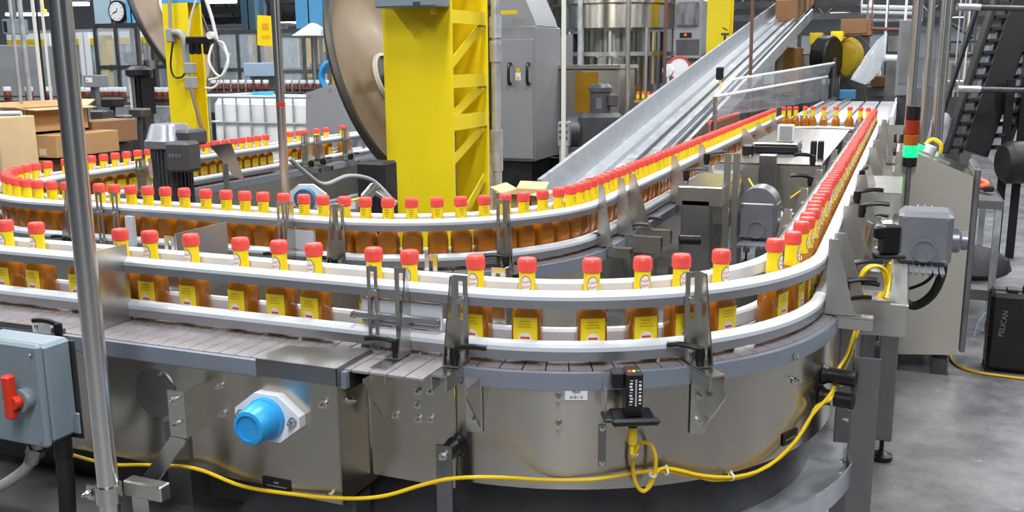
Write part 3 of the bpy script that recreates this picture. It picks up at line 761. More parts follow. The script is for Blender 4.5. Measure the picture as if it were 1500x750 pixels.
solo('grey_conduit', G().tube([k0 + V((-.026, -.005, -.05)), k0 + V((-.06, -.01, -.085)), k0 + V((-.13, -.02, -.13)), k0 + V((-.3, -.02, -.22))], .0125, 12, 5), CABLEG, 'grey flexible conduit running down from the isolator box', 'conduit')
# small white tag above the box
tp = wy(68, 478, 1.60)
tg = thing('sign_tag', 'small white tag marked M fixed under the front conveyor edge', 'sign', (tp.x, 1.60, tp.z - .012))
part('card', G().box(tp.x - .028, tp.x + .028, 1.585, 1.589, tp.z - .013, tp.z + .013), SIGNW, tg)
lettering('M', .016, INK, tg, (tp.x - .016, 1.5845, tp.z), (1, 0, 0), (0, 0, 1))
part('tag_rail', G().box(tp.x - .25, tp.x + .06, 1.588, 1.600, tp.z - .012, tp.z + .002), STEELD, tg)
lever(A, (tp.x + .07, 1.57, tp.z - .012), PI + .1)

# photo sensor on the skirt
p = skirt_pt(886, 585); n = radial(p); t = V((-n.y, n.x, 0)); Z = V((0, 0, 1))
ps = thing('photo_sensor', 'black photoelectric sensor on a bracket at the stainless skirt, yellow plug below', 'sensor', p)
part('mount_plate', G().slotplate(p + n * .002 - t * .008 - Z * .02, t, Z, -.003, .018, .085, .006, .045, .078).obox(p + n * .03 + Z * .016 - t * .007, (.003, .06, .05), 0, t, n), STEEL, ps)
c = p + n * .062 + t * .045
part('sensor_body', G().obox(c + Z * .038, (.034, .052, .092), .004, t, n), BLACK, ps)
part('sensor_lens', G().obox(c + Z * .066 - n * .004 - t * .03, (.026, .035, .034), .004, t, n), BLACK, ps)
b = part('guard_base', G().obox(c - Z * .012 + n * .006, (.085, .075, .010), .003, t, n).obox(c - Z * .010 + n * .042, (.095, .016, .015), .005, t, n).obox(c - Z * .014 - t * .045, (.03, .05, .008), .003, t, n), BLACK, ps)
for s in (-1, 0, 1): part('guard_hole', G().cyl(c - Z * .010 + n * .0502 + t * (.032 * s), c - Z * .010 + n * .0515 + t * (.032 * s), .0042, 10), DARK, b)
for k, m in enumerate((LEDR, LEDY, INKG)): part('indicator', G().cyl(c + Z * .084 + n * .012 + t * (.009 * (k - 1)), c + Z * .0855 + n * .012 + t * (.009 * (k - 1)), .0032, 10), m, ps)
# printed lines on its faces (white codes)
sp = part('printed_label', G().obox(c + Z * .045 + n * .0263 - t * .007, (.010, .0006, .060), 0, t, n).obox(c + Z * .045 + n * .0263 + t * .010, (.006, .0006, .062), 0, t, n), BLACK, ps)
g = G()
for k in range(9): g.obox(c + Z * (.020 + .0062 * k) + n * .0267 - t * (.008 - .0008 * (k % 3)), (.006, .0004, .0036 if k % 4 else .0012), 0, t, n)
for k in range(14): g.obox(c + Z * (.018 + .004 * k) + n * .0267 + t * .0025, (.0035, .0004, .002), 0, t, n)
for k in range(7): g.obox(c + Z * (.022 + .0075 * k) + n * .0267 + t * .0105, (.005, .0004, .005 if k % 3 else .002), 0, t, n)
part('printed_code', g, SIGNW, ps)
plug = c + n * .012 - Z * .018
part('connector', G().cyl(plug, plug - Z * .014, .0085, 14), BLACK, ps)
part('plug', G().lathe([(.0085, -.036), (.0095, -.032), (.0088, -.014), (.0092, 0), (0, 0)], plug - Z * .014, n=14), CABLEY, ps, 'yellow moulded plug')
pl = plug - Z * .048
# yellow cable: skirt run, loop and bundle
rc = RB + .112
def sk(px_, py_, r=rc): return skirt_pt(px_, py_, r)
run = [wy(98, 664, 1.59), wy(160, 680, 1.585), wy(215, 681, 1.58), wy(285, 686, 1.585), wy(355, 712, 1.588), wy(430, 724, 1.588), wy(500, 730, 1.588), wy(560, 727, 1.60), wy(620, 710, 1.62), wy(662, 701, 1.635), wy(720, 699, 1.655)]
run += [sk(800, 703), sk(870, 702), sk(935, 692), sk(975, 690)]
bund = [sk(975, 690), sk(1020, 698), sk(1050, 703), sk(1100, 695), sk(1150, 664), sk(1180, 625), sk(1196, 596)]
tail = [V(bund[-1]) + V((.03, .02, .02)), at(1226, 545, 2.3), at(1240, 520, 2.36), at(1252, 485, 2.4)]
solo('yellow_cable', G().tube([V(q) for q in run + bund[1:]] + tail, .0042, 8, 6), CABLEY, 'long yellow cable strung along the front conveyor skirt', 'cable')
lp = []
for k in range(28):
    a = PI / 2 + .5 + 2 * PI * k / 11.0; q = sk(943, 682, rc + .012); nn = radial(q); tt = V((-nn.y, nn.x, 0))
    lp.append(q + tt * (.024 * math.cos(a) * (1 + .04 * math.sin(k * 1.7))) + Z * (.054 * math.sin(a)) + nn * (.0025 * (k % 11) / 3))
cab = [pl, pl - Z * .03 + n * .0] + lp + [sk(965, 688, rc + .006), sk(990, 688, rc + .006), sk(1030, 697, rc + .007), sk(1080, 698, rc + .007), sk(1125, 683, rc + .007), sk(1165, 646, rc + .007), sk(1190, 607, rc + .007), V(bund[-1]) + V((.03, .028, .03)), at(1230, 540, 2.34)]
solo('yellow_cable', G().tube(cab, .0040, 8, 3), CABLEY, 'yellow sensor cable coiled in a loop under the photo sensor', 'cable')
for q in ((976, 690), (1071, 698)):
    p_ = sk(*q, rc + .004); n_ = radial(p_); t_ = V((-n_.y, n_.x, 0))
    solo('cable_tie', G().lathe([(.0085, -.002), (.0096, -.002), (.0096, .002), (.0085, .002)], p_, t_, 14, ring=True).obox(p_ + Z * .010, (.004, .005, .006), 0), TIE, 'white cable tie %s' % ('beside the coiled loop of yellow cable' if q[0] < 1000 else 'binding two yellow cables midway along the skirt'), 'cable tie')
for (dx, dz, s_) in ((-.02, .028, 'upper part'), (.02, -.022, 'lower part')):
    p_ = sk(943, 682, rc + .014); n_ = radial(p_); t_ = V((-n_.y, n_.x, 0)); p_ = p_ + t_ * dx + Z * dz
    solo('cable_tie', G().lathe([(.0075, -.002), (.0088, -.002), (.0088, .002), (.0075, .002)], p_, Z, 14, ring=True).obox(p_ + n_ * .01, (.004, .006, .004), 0), TIE, 'white cable tie on the %s of the yellow cable loop' % s_, 'cable tie')
# tie on black spacers
p_ = skirt_pt(1203, 580); n_ = radial(p_); 
solo('cable_tie', G().lathe([(.0195, -.0025), (.021, -.0025), (.021, .0025), (.0195, .0025)], p_ + n_ * .03, n_, 18, ring=True), TIE, 'white cable tie around the black spacer of the front curve', 'cable tie')
# yellow coils hanging on the outside of the right straight
cc = at(1281, 415, 2.45); pts = []
for k in range(30):
    a = 2 * PI * k / 10.0; pts.append(cc + RT * (.034 * math.cos(a) + .004 * math.sin(k)) + FW * (.006 * (k // 10)) + Z * (.046 * math.sin(a)))
solo('yellow_cable', G().tube(pts, .0038, 8, 3), CABLEY, 'coil of yellow cable hanging on the outer side of the right conveyor', 'cable')
solo('yellow_cable', G().tube([at(1304, 385, 2.55), at(1303, 410, 2.55), at(1296, 440, 2.5), at(1270, 460, 2.45), at(1257, 485, 2.4), at(1248, 515, 2.4), at(1234, 548, 2.4), at(1232, 565, 2.35)], .0038, 8, 5), CABLEY, 'yellow cable dropping from the second sensor beside the gearmotor', 'cable')
# ---------------------------------------------------------------- the yellow columns and what hangs on them
Z = V((0, 0, 1))
def column(name, label, x0, x1, y0, y1, ztop, lace, pipe=None, blue=None, m=None):
    T = thing(name, label, 'column', ((x0 + x1) / 2, (y0 + y1) / 2, 0)); m = m or YPAINT; zt_ = blue or ztop
    part('front_flange', G().box(x0, x1, y0, y0 + .018, 0, zt_, .002), m, T)
    part('rear_flange', G().box(x0, x1, y1 - .018, y1, 0, zt_, .002), m, T)
    part('web', G().box((x0 + x1) / 2 - .12 * (x1 - x0) - .006, (x0 + x1) / 2 - .12 * (x1 - x0) + .006, y0 + .018, y1 - .018, 0, zt_), m, T)
    for (z, h) in lace.get('batten', ()): part('batten', G().box(x1 - .010, x1 - .002, y0 + .018, y1 - .018, z - h / 2, z + h / 2), m, T)
    for (z0, z1) in lace.get('diag', ()):
        d = V((0, y1 - y0 - .05, z1 - z0)); c = V((x1 - .018, (y0 + y1) / 2, (z0 + z1) / 2))
        part('lacing_bar', G().obox(c, (.006, d.length, .045), 0, (1, 0, 0), d), m, T)
    if blue: part('upper_section', G().box(x0, x1, y0, y1, blue, ztop, .003), BLUEP, T, 'blue painted upper section')
    part('base_plate', G().box(x0 - .08, x1 + .08, y0 - .08, y1 + .08, 0, .02), m, T)
    return T
def zy(px_, py_, x): return wx(px_, py_, x).z
X1 = -1.93
bt = [(wx(690, 26, X1).z, .06), (wx(690, 118, X1).z, .06), (wx(690, 177, X1).z, .07), (.75, .06), (.3, .06), (2.2, .06)]
dg = [(wx(670, 95, X1).z, wx(712, 35, X1).z), (wx(672, 170, X1).z, wx(712, 125, X1).z), (wx(675, 235, X1).z, wx(712, 185, X1).z), (.8, 1.02), (1.9, 2.15)]
bc = column('yellow_column', 'big yellow laced steel column rising behind the second conveyor row', -2.285, X1, 4.02, 4.44, 3.6, {'batten': bt, 'diag': dg})
solo('steel_pipe', G().cyl((-2.02, 4.16, 0), (-2.02, 4.16, wx(680, 190, -2.02).z), .034, 20), STEELD, 'upright steel pipe inside the big yellow column', 'pipe')
q = at(597, 10, 4.35)
jb = thing('junction_box', 'grey junction box high on the big yellow column', 'box', (q.x, q.y, q.z))
part('box_body', G().box(q.x - .17, q.x + .13, 3.86, 4.018, q.z, q.z + .3, .006), GREYP, jb); part('latch', G().box(q.x + .03, q.x + .06, 3.85, 3.862, q.z + .0, q.z + .02), DARKM, jb)
sp = thing('wall_bracket', 'small yellow bracket beside the junction box on the big column', 'bracket', (-1.97, 3.95, q.z))
part('shelf_arm', G().box(-2.03, -1.94, 3.9, 4.018, q.z + .01, q.z + .03), YPAINTD, sp); part('rib', G().box(-1.99, -1.985, 3.92, 4.018, q.z - .03, q.z + .01), YPAINTD, sp)
# conduit right of the column
P = at(727, 150, 4.75)
cd = thing('conduit_pipe', 'grey conduit pipe with couplings beside the big yellow column', 'pipe', (P.x, P.y, 0))
part('pipe', G().cyl((P.x, P.y, .6), (P.x, P.y, 3.4), .022, 16), GALV, cd)
for py_ in (40, 75, 205, 235): z = at(727, py_, 4.75).z; part('coupling', G().cyl((P.x, P.y, z - .05), (P.x, P.y, z + .05), .030, 16), GALV, cd)
# dishes
def dish(name, label, px_, py_, d, R, tilt, cosv, hubm):
    c = at(px_, py_, d); view = (O - c).normalized(); rt = RT - view * RT.dot(view); rt.normalize(); up = view.cross(rt)
    n = view * cosv + (rt * math.cos(tilt) + up * math.sin(tilt)) * math.sqrt(1 - cosv ** 2)
    T = thing(name, label, 'dish', c)
    part('bowl', G().lathe([(.12 * R, .0), (.30 * R, .0), (.55 * R, .02), (.80 * R, .03), (.95 * R, .008), (R, 0), (R, .012), (.8 * R, .042), (.5 * R, .03), (.12 * R, .012)], c, -n, 56, ring=True), DISH, T)
    part('rim', G().lathe([(R * .965, -.012), (R * 1.015, -.012), (R * 1.03, .006), (R * 1.015, .022), (R * .985, .024)], c, -n, 56, ring=True), DISHR, T)
    part('hub_ring', G().lathe([(.225 * R, -.02), (.255 * R, -.02), (.255 * R, .02), (.225 * R, .02)], c, -n, 40, ring=True), hubm, T, 'pale hub ring')
    part('hub_plate', G().lathe([(0, -.008), (.225 * R, -.008), (.225 * R, .01), (0, .01)], c, -n, 32), DISHR, T)
    part('mount_arm', G().cyl(c - n * .0, c + n * .16, .03, 12), DARKM, T)
dish('round_dish', 'large round brown metal dish mounted beside the big yellow column', 566, 116, 5.0, .53, math.radians(20), .39, CABLEW)
dish('round_dish', 'round brown metal dish behind the slim yellow column with hoses', 250, 20, 7.4, .56, math.radians(22), .38, CABLEW)
# slim left column with fittings
p0, p1 = at(236, 0, 6.6), at(268, 0, 6.5); x1 = p1.x; y0 = p0.y; y1 = wx(294, 0, x1).y
zb_ = wy(240, 5, y0).z
lc = column('yellow_column', 'slim yellow column carrying an air filter unit and hoses, blue above', p0.x, x1, y0, y1, 3.6, {}, blue=zb_)
def L(px_, py_, off=.03): q = wy(px_, py_, y0 - off); return q
ck = thing('conduit_fittings', 'grey conduit with elbows and junction fittings on the slim yellow column', 'conduit', L(266, 120))
part('pipe', G().tube([L(245, -40), L(248, 0), L(250, 45)], .012, 8, 3), CABLEG, ck)
part('elbow', G().tube([L(251, 48), L(262, 48), L(270, 58), L(272, 80), L(274, 95)], .022, 10, 4), CABLEG, ck)
for (a, b, c_, d_) in ((246, 255, 42, 62), (272, 285, 92, 108), (273, 287, 112, 130)):
    u, v = L(a, c_), L(b, d_); part('fitting_box', G().box(u.x, v.x, y0 - .06, y0 - .005, v.z, u.z, .006), CABLEG, ck)
solo('black_wire', G().tube([L(253, 62), L(250, 95), L(255, 112), L(266, 113), L(272, 105)], .006, 8, 5), BLACKR, 'black wire loop hanging on the slim yellow column', 'cable')
solo('brown_rod', G().tube([at(279, 128, 6.35), at(300, 206, 6.2), V((at(300, 206, 6.2).x, at(300, 206, 6.2).y - .1, .01))], .012, 10), mat('brown rubber', '6b5446', 0, .5), 'brown rod leaning against the slim yellow column', 'rod')
fr = thing('air_filter_unit', 'black twin-bowl air filter regulator on the slim yellow column', 'filter', L(292, 82))
for k, px_ in enumerate((282, 291, 303)):
    q = L(px_, 80, .06); part('filter_bowl', G().lathe([(0, 0), (.014, .002), (.021, .01), (.021, .075), (.024, .08), (.024, .10), (0, .10)], q, n=14), BLACK, fr)
u, v = L(274, 54, .06), L(311, 64, .06); part('manifold', G().box(u.x, v.x, y0 - .085, y0 - .035, v.z, u.z, .006), BLACK, fr)
q = L(311, 52, .06); part('gauge', G().cyl((q.x, q.y - .03, q.z), (q.x, q.y, q.z), .024, 18), CABLEW, fr)
def loop_hose(pts, r, m, label): solo('air_hose', G().tube(pts, r, 8, 6), m, label, 'hose')
loop_hose([L(276, 52), L(280, 25), L(290, -10)], .007, CABLEW, 'thin white hose rising along the slim yellow column')
loop_hose([at(299, -8, 6.4), at(310, 25, 6.4), at(318, 58, 6.4)], .011, CABLEW, 'white hose slanting from above to the air filter unit')
loop_hose([at(312, 62, 6.4), at(306, 90, 6.35), at(322, 112, 6.35), at(334, 92, 6.35), at(328, 65, 6.4), at(318, 60, 6.4)], .008, CABLEW, 'looped white air hose beside the air filter unit')
loop_hose([at(320, 62, 6.42), at(334, 85, 6.42), at(326, 110, 6.4), at(306, 117, 6.4)], .008, CABLEW, 'white air hose curving under the air filter unit')
loop_hose([at(336, 78, 6.42), at(328, 105, 6.42), at(315, 127, 6.4), at(300, 129, 6.4)], .008, CABLEW, 'white air hose hanging low beside the slim yellow column')

# vertical charcoal motor inside the left curve
P = at(252, 240, 3.72)
mo = thing('electric_motor', 'charcoal upright electric motor with square terminal box behind the second row', 'motor', (P.x, P.y, .97))
zt_, zl, zb2 = at(250, 181, 3.72).z, at(250, 212, 3.72).z, .98
part('body', G().lathe([(.062, zb2), (.062, zl)], (P.x, P.y, 0), n=24), MOTOR, mo)
g = G()
for k in range(28):
    a = 2 * PI * k / 28; u = V((math.cos(a), math.sin(a), 0)); g.obox(V((P.x, P.y, (zb2 + zl) / 2)) + u * .068, (.016, .004, zl - zb2 - .01), 0, u, Z.cross(u))
part('cooling_fins', g, MOTOR, mo)
def sq(t, r, h): c, s = abs(math.cos(t)), abs(math.sin(t)); return 1 / ((c ** 4 + s ** 4) ** .25)
cw = part('fan_cowl', G().lathe([(.076, zl - .012), (.080, zl - .008), (.080, zl + .018), (.074, zl + .024), (.060, zt_ - .006), (.054, zt_), (0, zt_)], (P.x, P.y, 0), n=32, ex=sq), GEAR, mo, 'grey ribbed fan cowl')
g = G()
pass

part('cover_plate', G().obox((P.x + .07, P.y + .02, zl + .03), (.10, .12, .06), .01), MOTOR, mo)
tb = part('terminal_box', G().obox((P.x + .115, P.y - .06, zl - .035), (.10, .085, .115), .012), MOTOR, mo)
part('terminal_lid', G().obox((P.x + .118, P.y - .107, zl - .035), (.092, .012, .105), .006), MOTOR, tb)
g = G()
for k in range(4): g.obox((P.x + .095 + .015 * k, P.y - .1135, zl - .028), (.009 if k else .013, .001, .013), 0)
part('raised_mark', g, GEAR, tb)
part('rating_plate', G().obox((P.x - .035, P.y - .078, zl - .085), (.032, .002, .075), 0, (.9, -.4, 0), (.4, .9, 0)), STEEL, mo, 'small steel rating plate')
part('mount_flange', G().lathe([(.085, zb2 - .03), (.085, zb2), (.06, zb2 + .005)], (P.x, P.y, 0), n=24), MOTOR, mo)
part('gear_housing', G().box(P.x - .09, P.x + .10, P.y - .09, P.y + .09, .82, .95, .012), MOTOR, mo)
part('stand', G().box(P.x - .03, P.x + .03, P.y - .03, P.y + .03, 0, .82), DARKM, mo)
q = at(330, 240, 3.9)
solo('bent_guard', G().prism([(-.055, .075), (.03, .085), (.075, -.07), (.03, -.05)], q, RT, Z, .004), STEEL, 'bent shiny sheet guard beside the charcoal motor', 'guard')
part('post', G().cyl((q.x, q.y, 0), (q.x, q.y, q.z), .012, 8), STEELD, bpy.data.objects['bent_guard'])
# slim twin-line rod in front of the column
P = at(402.5, 0, 3.55)
rd = thing('steel_rod', 'slim bright steel rod standing between second row and left conveyor', 'pole', (P.x, P.y, 0))
part('tube', G().cyl((P.x, P.y, 0), (P.x, P.y, 3.3), .0165, 16), POLISH, rd)
part('red_collar', G().cyl((P.x, P.y, at(415, 156, 3.55).z), (P.x, P.y, at(415, 150, 3.55).z), .0172, 16), REDH, rd, 'small red tape mark')

# inner machinery between left conveyor, second row and column
g = thing('floor_machine', 'low stainless machine base with slanting guards inside the left loop', 'machine', (-2.3, 3.4, 0))
q0, q1 = at(460, 262, 4.2), at(560, 250, 4.3)
part('side_sheet', G().prism([(0, 0), (.36, 0), (.36, .52), (.05, .50), (0, .44)], (q0.x, q0.y, .45), RT, Z, .004), STEELB, g)
part('frame', G().box(-2.95, -2.2, 3.3, 3.8, .62, .86, .01), DARKM, g)
part('frame_top', G().box(-2.75, -2.35, 3.25, 3.6, .86, .905, .006), STEELD, g)
for xx in (-2.9, -2.25): part('leg', G().box(xx - .03, xx + .03, 3.5, 3.56, 0, .62), DARKM, g)
q = at(450, 288, 3.9); fbr = part('bearing_flange', G().prism(hx, q, RT, Z, .02, -FW), WHITEC, g); part('bearing_cap', G().cyl(q - FW * .02, q - FW * .07, .04, 24), mat('dark blue cap', '3f6f92', 0, .4), fbr)
solo('grey_hose', G().tube([at(424, 232, 3.6), at(450, 255, 3.7), at(475, 270, 3.8), at(510, 258, 3.9), at(545, 264, 4.0), at(572, 290, 4.0)], .009, 8, 6), CABLEG, 'grey hose draped inside the left conveyor loop', 'hose')
solo('yellow_wire', G().tube([at(485, 302, 3.6), at(510, 295, 3.6), at(530, 290, 3.65)], .005, 8, 4), CABLEY, 'short yellow cable inside the left conveyor loop', 'cable')
q = at(550, 280, 4.0); solo('air_cylinder', G().cyl(q, at(580, 300, 4.0), .018, 12).cyl(at(552, 270, 4.0), at(535, 290, 4.0), .025, 12), STEEL, 'small bright pneumatic cylinder at the foot of the yellow column', 'cylinder')
q = at(545, 255, 4.1); solo('dark_block', G().box(q.x - .08, q.x + .06, q.y, q.y + .12, .0, q.z + .05, .01), DARK, 'dark machine block beneath the brown dish', 'machine')

# ---------------------------------------------------------------- inside the right loop: gearmotor, frames
def gearmotor(name, label, o, ax, s=1.0, motor=True, arch=True):
    # o: centre of the gear case, ax: horizontal direction of the output shaft
    ax = V(ax).normalized(); n = Z.cross(ax); T = thing(name, label, 'gearmotor', (o.x, o.y, o.z - .09 * s))
    gb = part('gear_case', G().obox(o, (.16 * s, .15 * s, .17 * s), .016 * s, ax, n), GEAR, T)
    if arch: part('case_top', G().lathe([(.078 * s, -.07 * s), (.078 * s, .07 * s)], o + Z * .06 * s, n, 28), GEAR, T)
    part('boss', G().lathe([(.036 * s, 0), (.036 * s, .008 * s), (.031 * s, .008 * s), (.031 * s, .003 * s), (0, .003 * s)], o - n * .075 * s - Z * .035 * s, -n, 28), GEAR, gb)
    for (a, b) in ((-1, 1), (1, 1), (-1, -1), (1, -1)): bolt(gb, o - n * .075 * s + ax * (.062 * s * a) + Z * (.065 * s * b), -n, .7)
    g = G()
    for k in range(7): g.prism([(-.008, 0), (.008, 0), (0, -.014)], o - n * .06 * s - Z * .084 * s + ax * ((k - 3) * .018 * s), ax, Z, .12 * s)
    part('case_ribs', g, GEAR, gb)
    part('output_flange', G().lathe([(.07 * s, 0), (.07 * s, .015 * s), (.045 * s, .018 * s), (.04 * s, .05 * s), (.055 * s, .052 * s), (.055 * s, .065 * s)], o - ax * .08 * s, -ax, 28), STEEL, T)
    g = part('rear_cover', G().lathe([(.04 * s, 0), (.04 * s, .02 * s), (.03 * s, .028 * s), (.03 * s, .045 * s), (0, .045 * s)], o + ax * .08 * s - Z * .01, ax, 20), GEAR, T)
    if motor:
        part('motor_body', G().lathe([(.055 * s, 0), (.06 * s, .01 * s), (.06 * s, .17 * s), (.05 * s, .19 * s), (0, .19 * s)], o + n * .075 * s, n, 28), GEAR, T)
        g = G()
        for k in range(20):
            a = 2 * PI * k / 20; u = ax * math.cos(a) + Z * math.sin(a); g.obox(o + n * .16 * s + u * .064 * s, (.012 * s, .13 * s, .003 * s), 0, u, n)
        part('motor_fins', g, GEAR, T)
    return T
o = at(1112, 320, 3.75); gearmotor('gearmotor', 'grey gearmotor hanging inside the right loop between conveyors', o, (1, 0, 0), .95)
fr = thing('support_frame', 'stainless support frame and cover boxes inside the right loop', 'frame', (-.65, 4.2, 0))
q = at(1020, 330, 3.7)
part('upright', G().box(q.x - .055, q.x + .055, q.y - .03, q.y + .03, 0, at(1020, 292, 3.7).z, .003), STEELD, fr)
part('cover_box', G().box(q.x - .07, q.x + .10, q.y - .03, q.y + .45, at(1045, 300, 3.7).z, at(1045, 272, 3.7).z, .003), STEEL, fr)
q = at(1155, 280, 4.9); z0, z1 = at(1155, 325, 4.9).z, at(1155, 236, 4.9).z
part('cross_panel', G().box(-.88, -.34, 4.9, 4.904, z0, z1), STEELB, fr)
part('channel_post', G().box(wy(1112, 270, 4.86).x, wy(1136, 270, 4.86).x, 4.82, 4.89, 0, wy(1120, 226, 4.86).z, .003), STEELD, fr)
part('table_top', G().box(-.86, -.36, 4.9, 7.4, z1 - .004, z1 + .004), STEEL, fr)
part('round_table', G().lathe([(.27, 0), (.27, .02), (.26, .025), (0, .025)], (-.61, 8.1, .94), n=40), STEEL, fr)
for (xx, yy) in ((-.8, 5.2), (-.42, 5.2), (-.8, 7.2), (-.42, 7.2)): part('leg', G().box(xx - .025, xx + .025, yy - .025, yy + .025, 0, z1), STEELD, fr)
part('stay_bar', G().box(-.88, -.34, 3.9, 3.94, .70, .74), STEELD, fr)
for px_ in (1062, 1075): q = at(px_, 330, 3.7); part('hanger', G().box(q.x - .012, q.x + .012, q.y, q.y + .02, .72, at(px_, 225, 3.7).z), STEEL, fr)
q = at(1050, 260, 4.6)
part('blue_grey_shelf', G().box(q.x - .1, q.x + .07, q.y - .3, q.y + .3, at(1050, 262, 4.6).z, at(1050, 258, 4.6).z), BLUEGREY, fr)
part('spacer', G().cyl(at(995, 351, 3.3), at(1026, 352, 3.3), .016, 14), BLACK, fr, 'black round spacer')
part('floor_plate', G().box(-.9, -.3, 3.2, 4.8, .30, .32), DARKM, fr)
# controller box and reflector on the inner table
q = wz(1135, 225, z1 + .004)
sb = thing('sensor_head', 'flat pale sensor head with black sides on the inner table', 'sensor', (q.x, q.y, z1))
part('body', G().box(q.x - .12, q.x + .12, q.y, q.y + .25, z1 + .004, z1 + .05, .01), BLACK, sb); part('cover', G().box(q.x - .12, q.x + .12, q.y, q.y + .26, z1 + .05, z1 + .062, .004), STEEL, sb)
part('reflector', G().box(q.x + .0, q.x + .09, q.y + .08, q.y + .09, z1 + .062, z1 + .16, .004), SIGNW, sb); part('reflector_face', G().box(q.x + .012, q.x + .078, q.y + .077, q.y + .081, z1 + .075, z1 + .148), CABLEG, sb)
q = at(1096, 222, 5.2); ey = thing('photo_eye', 'small black photo eye with yellow plug at the middle conveyor', 'sensor', q)
part('body', G().obox(q, (.06, .05, .08), .01), BLACK, ey); part('plug', G().cyl(q + V((.02, -.03, -.02)), q + V((-.01, -.06, -.06)), .008, 10), CABLEY, ey)
q = at(1197, 220, 5.0); ey = thing('photo_eye', 'black twin photo eye on a bracket inside the right conveyor', 'sensor', q)
part('body', G().obox(q + V((-.018, 0, 0)), (.03, .05, .1), .006).obox(q + V((.018, 0, 0)), (.03, .05, .1), .006), BLACK, ey); part('mount', G().obox(q + V((0, 0, -.08)), (.08, .06, .06), .006), BLACK, ey)
for px_, py_, aa in ((1190, 242, .5), (1187, 273, .2), (1000, 292, .3), (1005, 265, .2), (1035, 241, .3)):
    lever(fr, at(px_, py_, 4.3 if px_ > 1100 else 3.9), PI + aa if px_ > 1100 else aa, 1.3)
solo('yellow_cable', G().tube([at(1158, 290, 4.6), at(1175, 278, 4.7), at(1188, 271, 4.7)], .004, 8, 4), CABLEY, 'short yellow cable beside the right conveyor inside the loop', 'cable')
solo('yellow_cable', G().tube([at(1097, 262, 4.2), at(1103, 272, 4.1), at(1112, 281, 3.9)], .004, 8, 4), CABLEY, 'short yellow cable running into the grey gearmotor inside the loop', 'cable')
# ---------------------------------------------------------------- right side
o = at(1354, 345, 3.35)
gearmotor('gearmotor', 'grey gearmotor on the outer side of the right conveyor before the console', o, (1, 0, 0), 1.12, arch=False)
q = at(1372, 385, 3.3)
solo('black_hose', G().tube([at(1380, 372, 3.3), at(1380, 400, 3.3), at(1365, 432, 3.3), at(1338, 448, 3.35), at(1318, 432, 3.4), at(1308, 412, 3.5)], .016, 10, 6), BLACKR, 'thick black hose curving under the outer gearmotor', 'hose')
solo('black_cable', G().tube([at(1376, 378, 3.32), at(1362, 408, 3.32), at(1335, 422, 3.4), at(1312, 424, 3.5)], .006, 8, 6), BLACKR, 'thin black cable under the outer gearmotor', 'cable')
q = at(1303, 350, 2.75); s2 = thing('photo_sensor', 'black photoelectric sensor on a bracket in front of the outer gearmotor', 'sensor', q)
part('sensor_body', G().obox(q, (.05, .05, .085), .005, RT, FW), BLACK, s2); part('sensor_lens', G().obox(q + Z * .02 - RT * .03, (.035, .035, .035), .004, RT, FW), BLACK, s2)
part('guard_base', G().obox(q - Z * .05, (.085, .06, .012), .004, RT, FW), BLACK, s2); part('plug', G().cyl(q - Z * .055, q - Z * .10, .009, 12), CABLEY, s2, 'yellow moulded plug')
part('mount_plate', G().obox(q - RT * .06 - Z * .01, (.004, .05, .12), 0, RT, FW).obox(q - RT * .03 - Z * .06, (.06, .05, .004), 0, RT, FW), STEEL, s2)
for px_, py_, d_, aa in ((1255, 298, 3.0, .3), (1262, 318, 2.9, .1), (1248, 405, 2.5, .25), (1237, 432, 2.45, .2), (1262, 265, 3.6, 1.4)):
    lever(C, at(px_, py_, d_), aa, 1.15)
# sloped console
zf = 0.0; yc = 5.15
pts = [(1309, 520), (1403, 520), (1403, 258), (1338, 222), (1313, 222)]
W3 = [wy(a, b, yc) for a, b in pts]
W3[1].x += .0; W3[2].x = W3[1].x; W3[0].x = W3[4].x
cn = thing('control_console', 'stainless sloped-top control console with green-lit signal tower', 'console', (W3[0].x + .15, yc + .2, 0))
part('cabinet', G().prism([(v.x, v.z) for v in W3], (0, yc, 0), (1, 0, 0), (0, 0, 1), .48, (0, 1, 0)), STEELB, cn)
part('door', G().box(W3[1].x + .002, W3[1].x + .03, yc - .02, yc + .50, W3[1].z + .02, W3[2].z + .04, .006), STEELD, cn)
for (dx, dy) in ((.05, .05), (.28, .05), (.05, .43), (.28, .43)): part('foot', G().box(W3[0].x + dx - .035, W3[0].x + dx + .035, yc + dy - .035, yc + dy + .035, 0, W3[0].z), DARKM, cn)
sl = (W3[2] - W3[3]).normalized(); nn = V((-sl.z, 0, sl.x)); mid = W3[3] + V((0, .2, 0))
part('green_button', G().cyl(mid + sl * .03, mid + sl * .03 + nn * .03, .02, 16), GREENB, cn, 'green lit push button')
part('selector_switch', G().cyl(mid + sl * .13, mid + sl * .13 + nn * .03, .022, 16), STEEL, cn); part('stop_button', G().cyl(mid + sl * .08 + V((0, .1, 0)), mid + sl * .08 + V((0, .1, 0)) + nn * .04, .028, 16), WHITEC, cn)
part('panel_strip', G().obox(mid + sl * .09 + nn * .004, (.2, .07, .006), 0, sl, (0, 1, 0)), STEEL, cn)
part('yellow_lead', G().tube([mid + sl * .05 + nn * .03 + V((0, .12, 0)), mid + sl * .07 + nn * .07 + V((0, .12, 0)), mid + sl * .12 + nn * .06 + V((0, .12, 0)), mid + sl * .14 + V((0, .12, 0))], .010, 8, 4), CABLEY, cn)
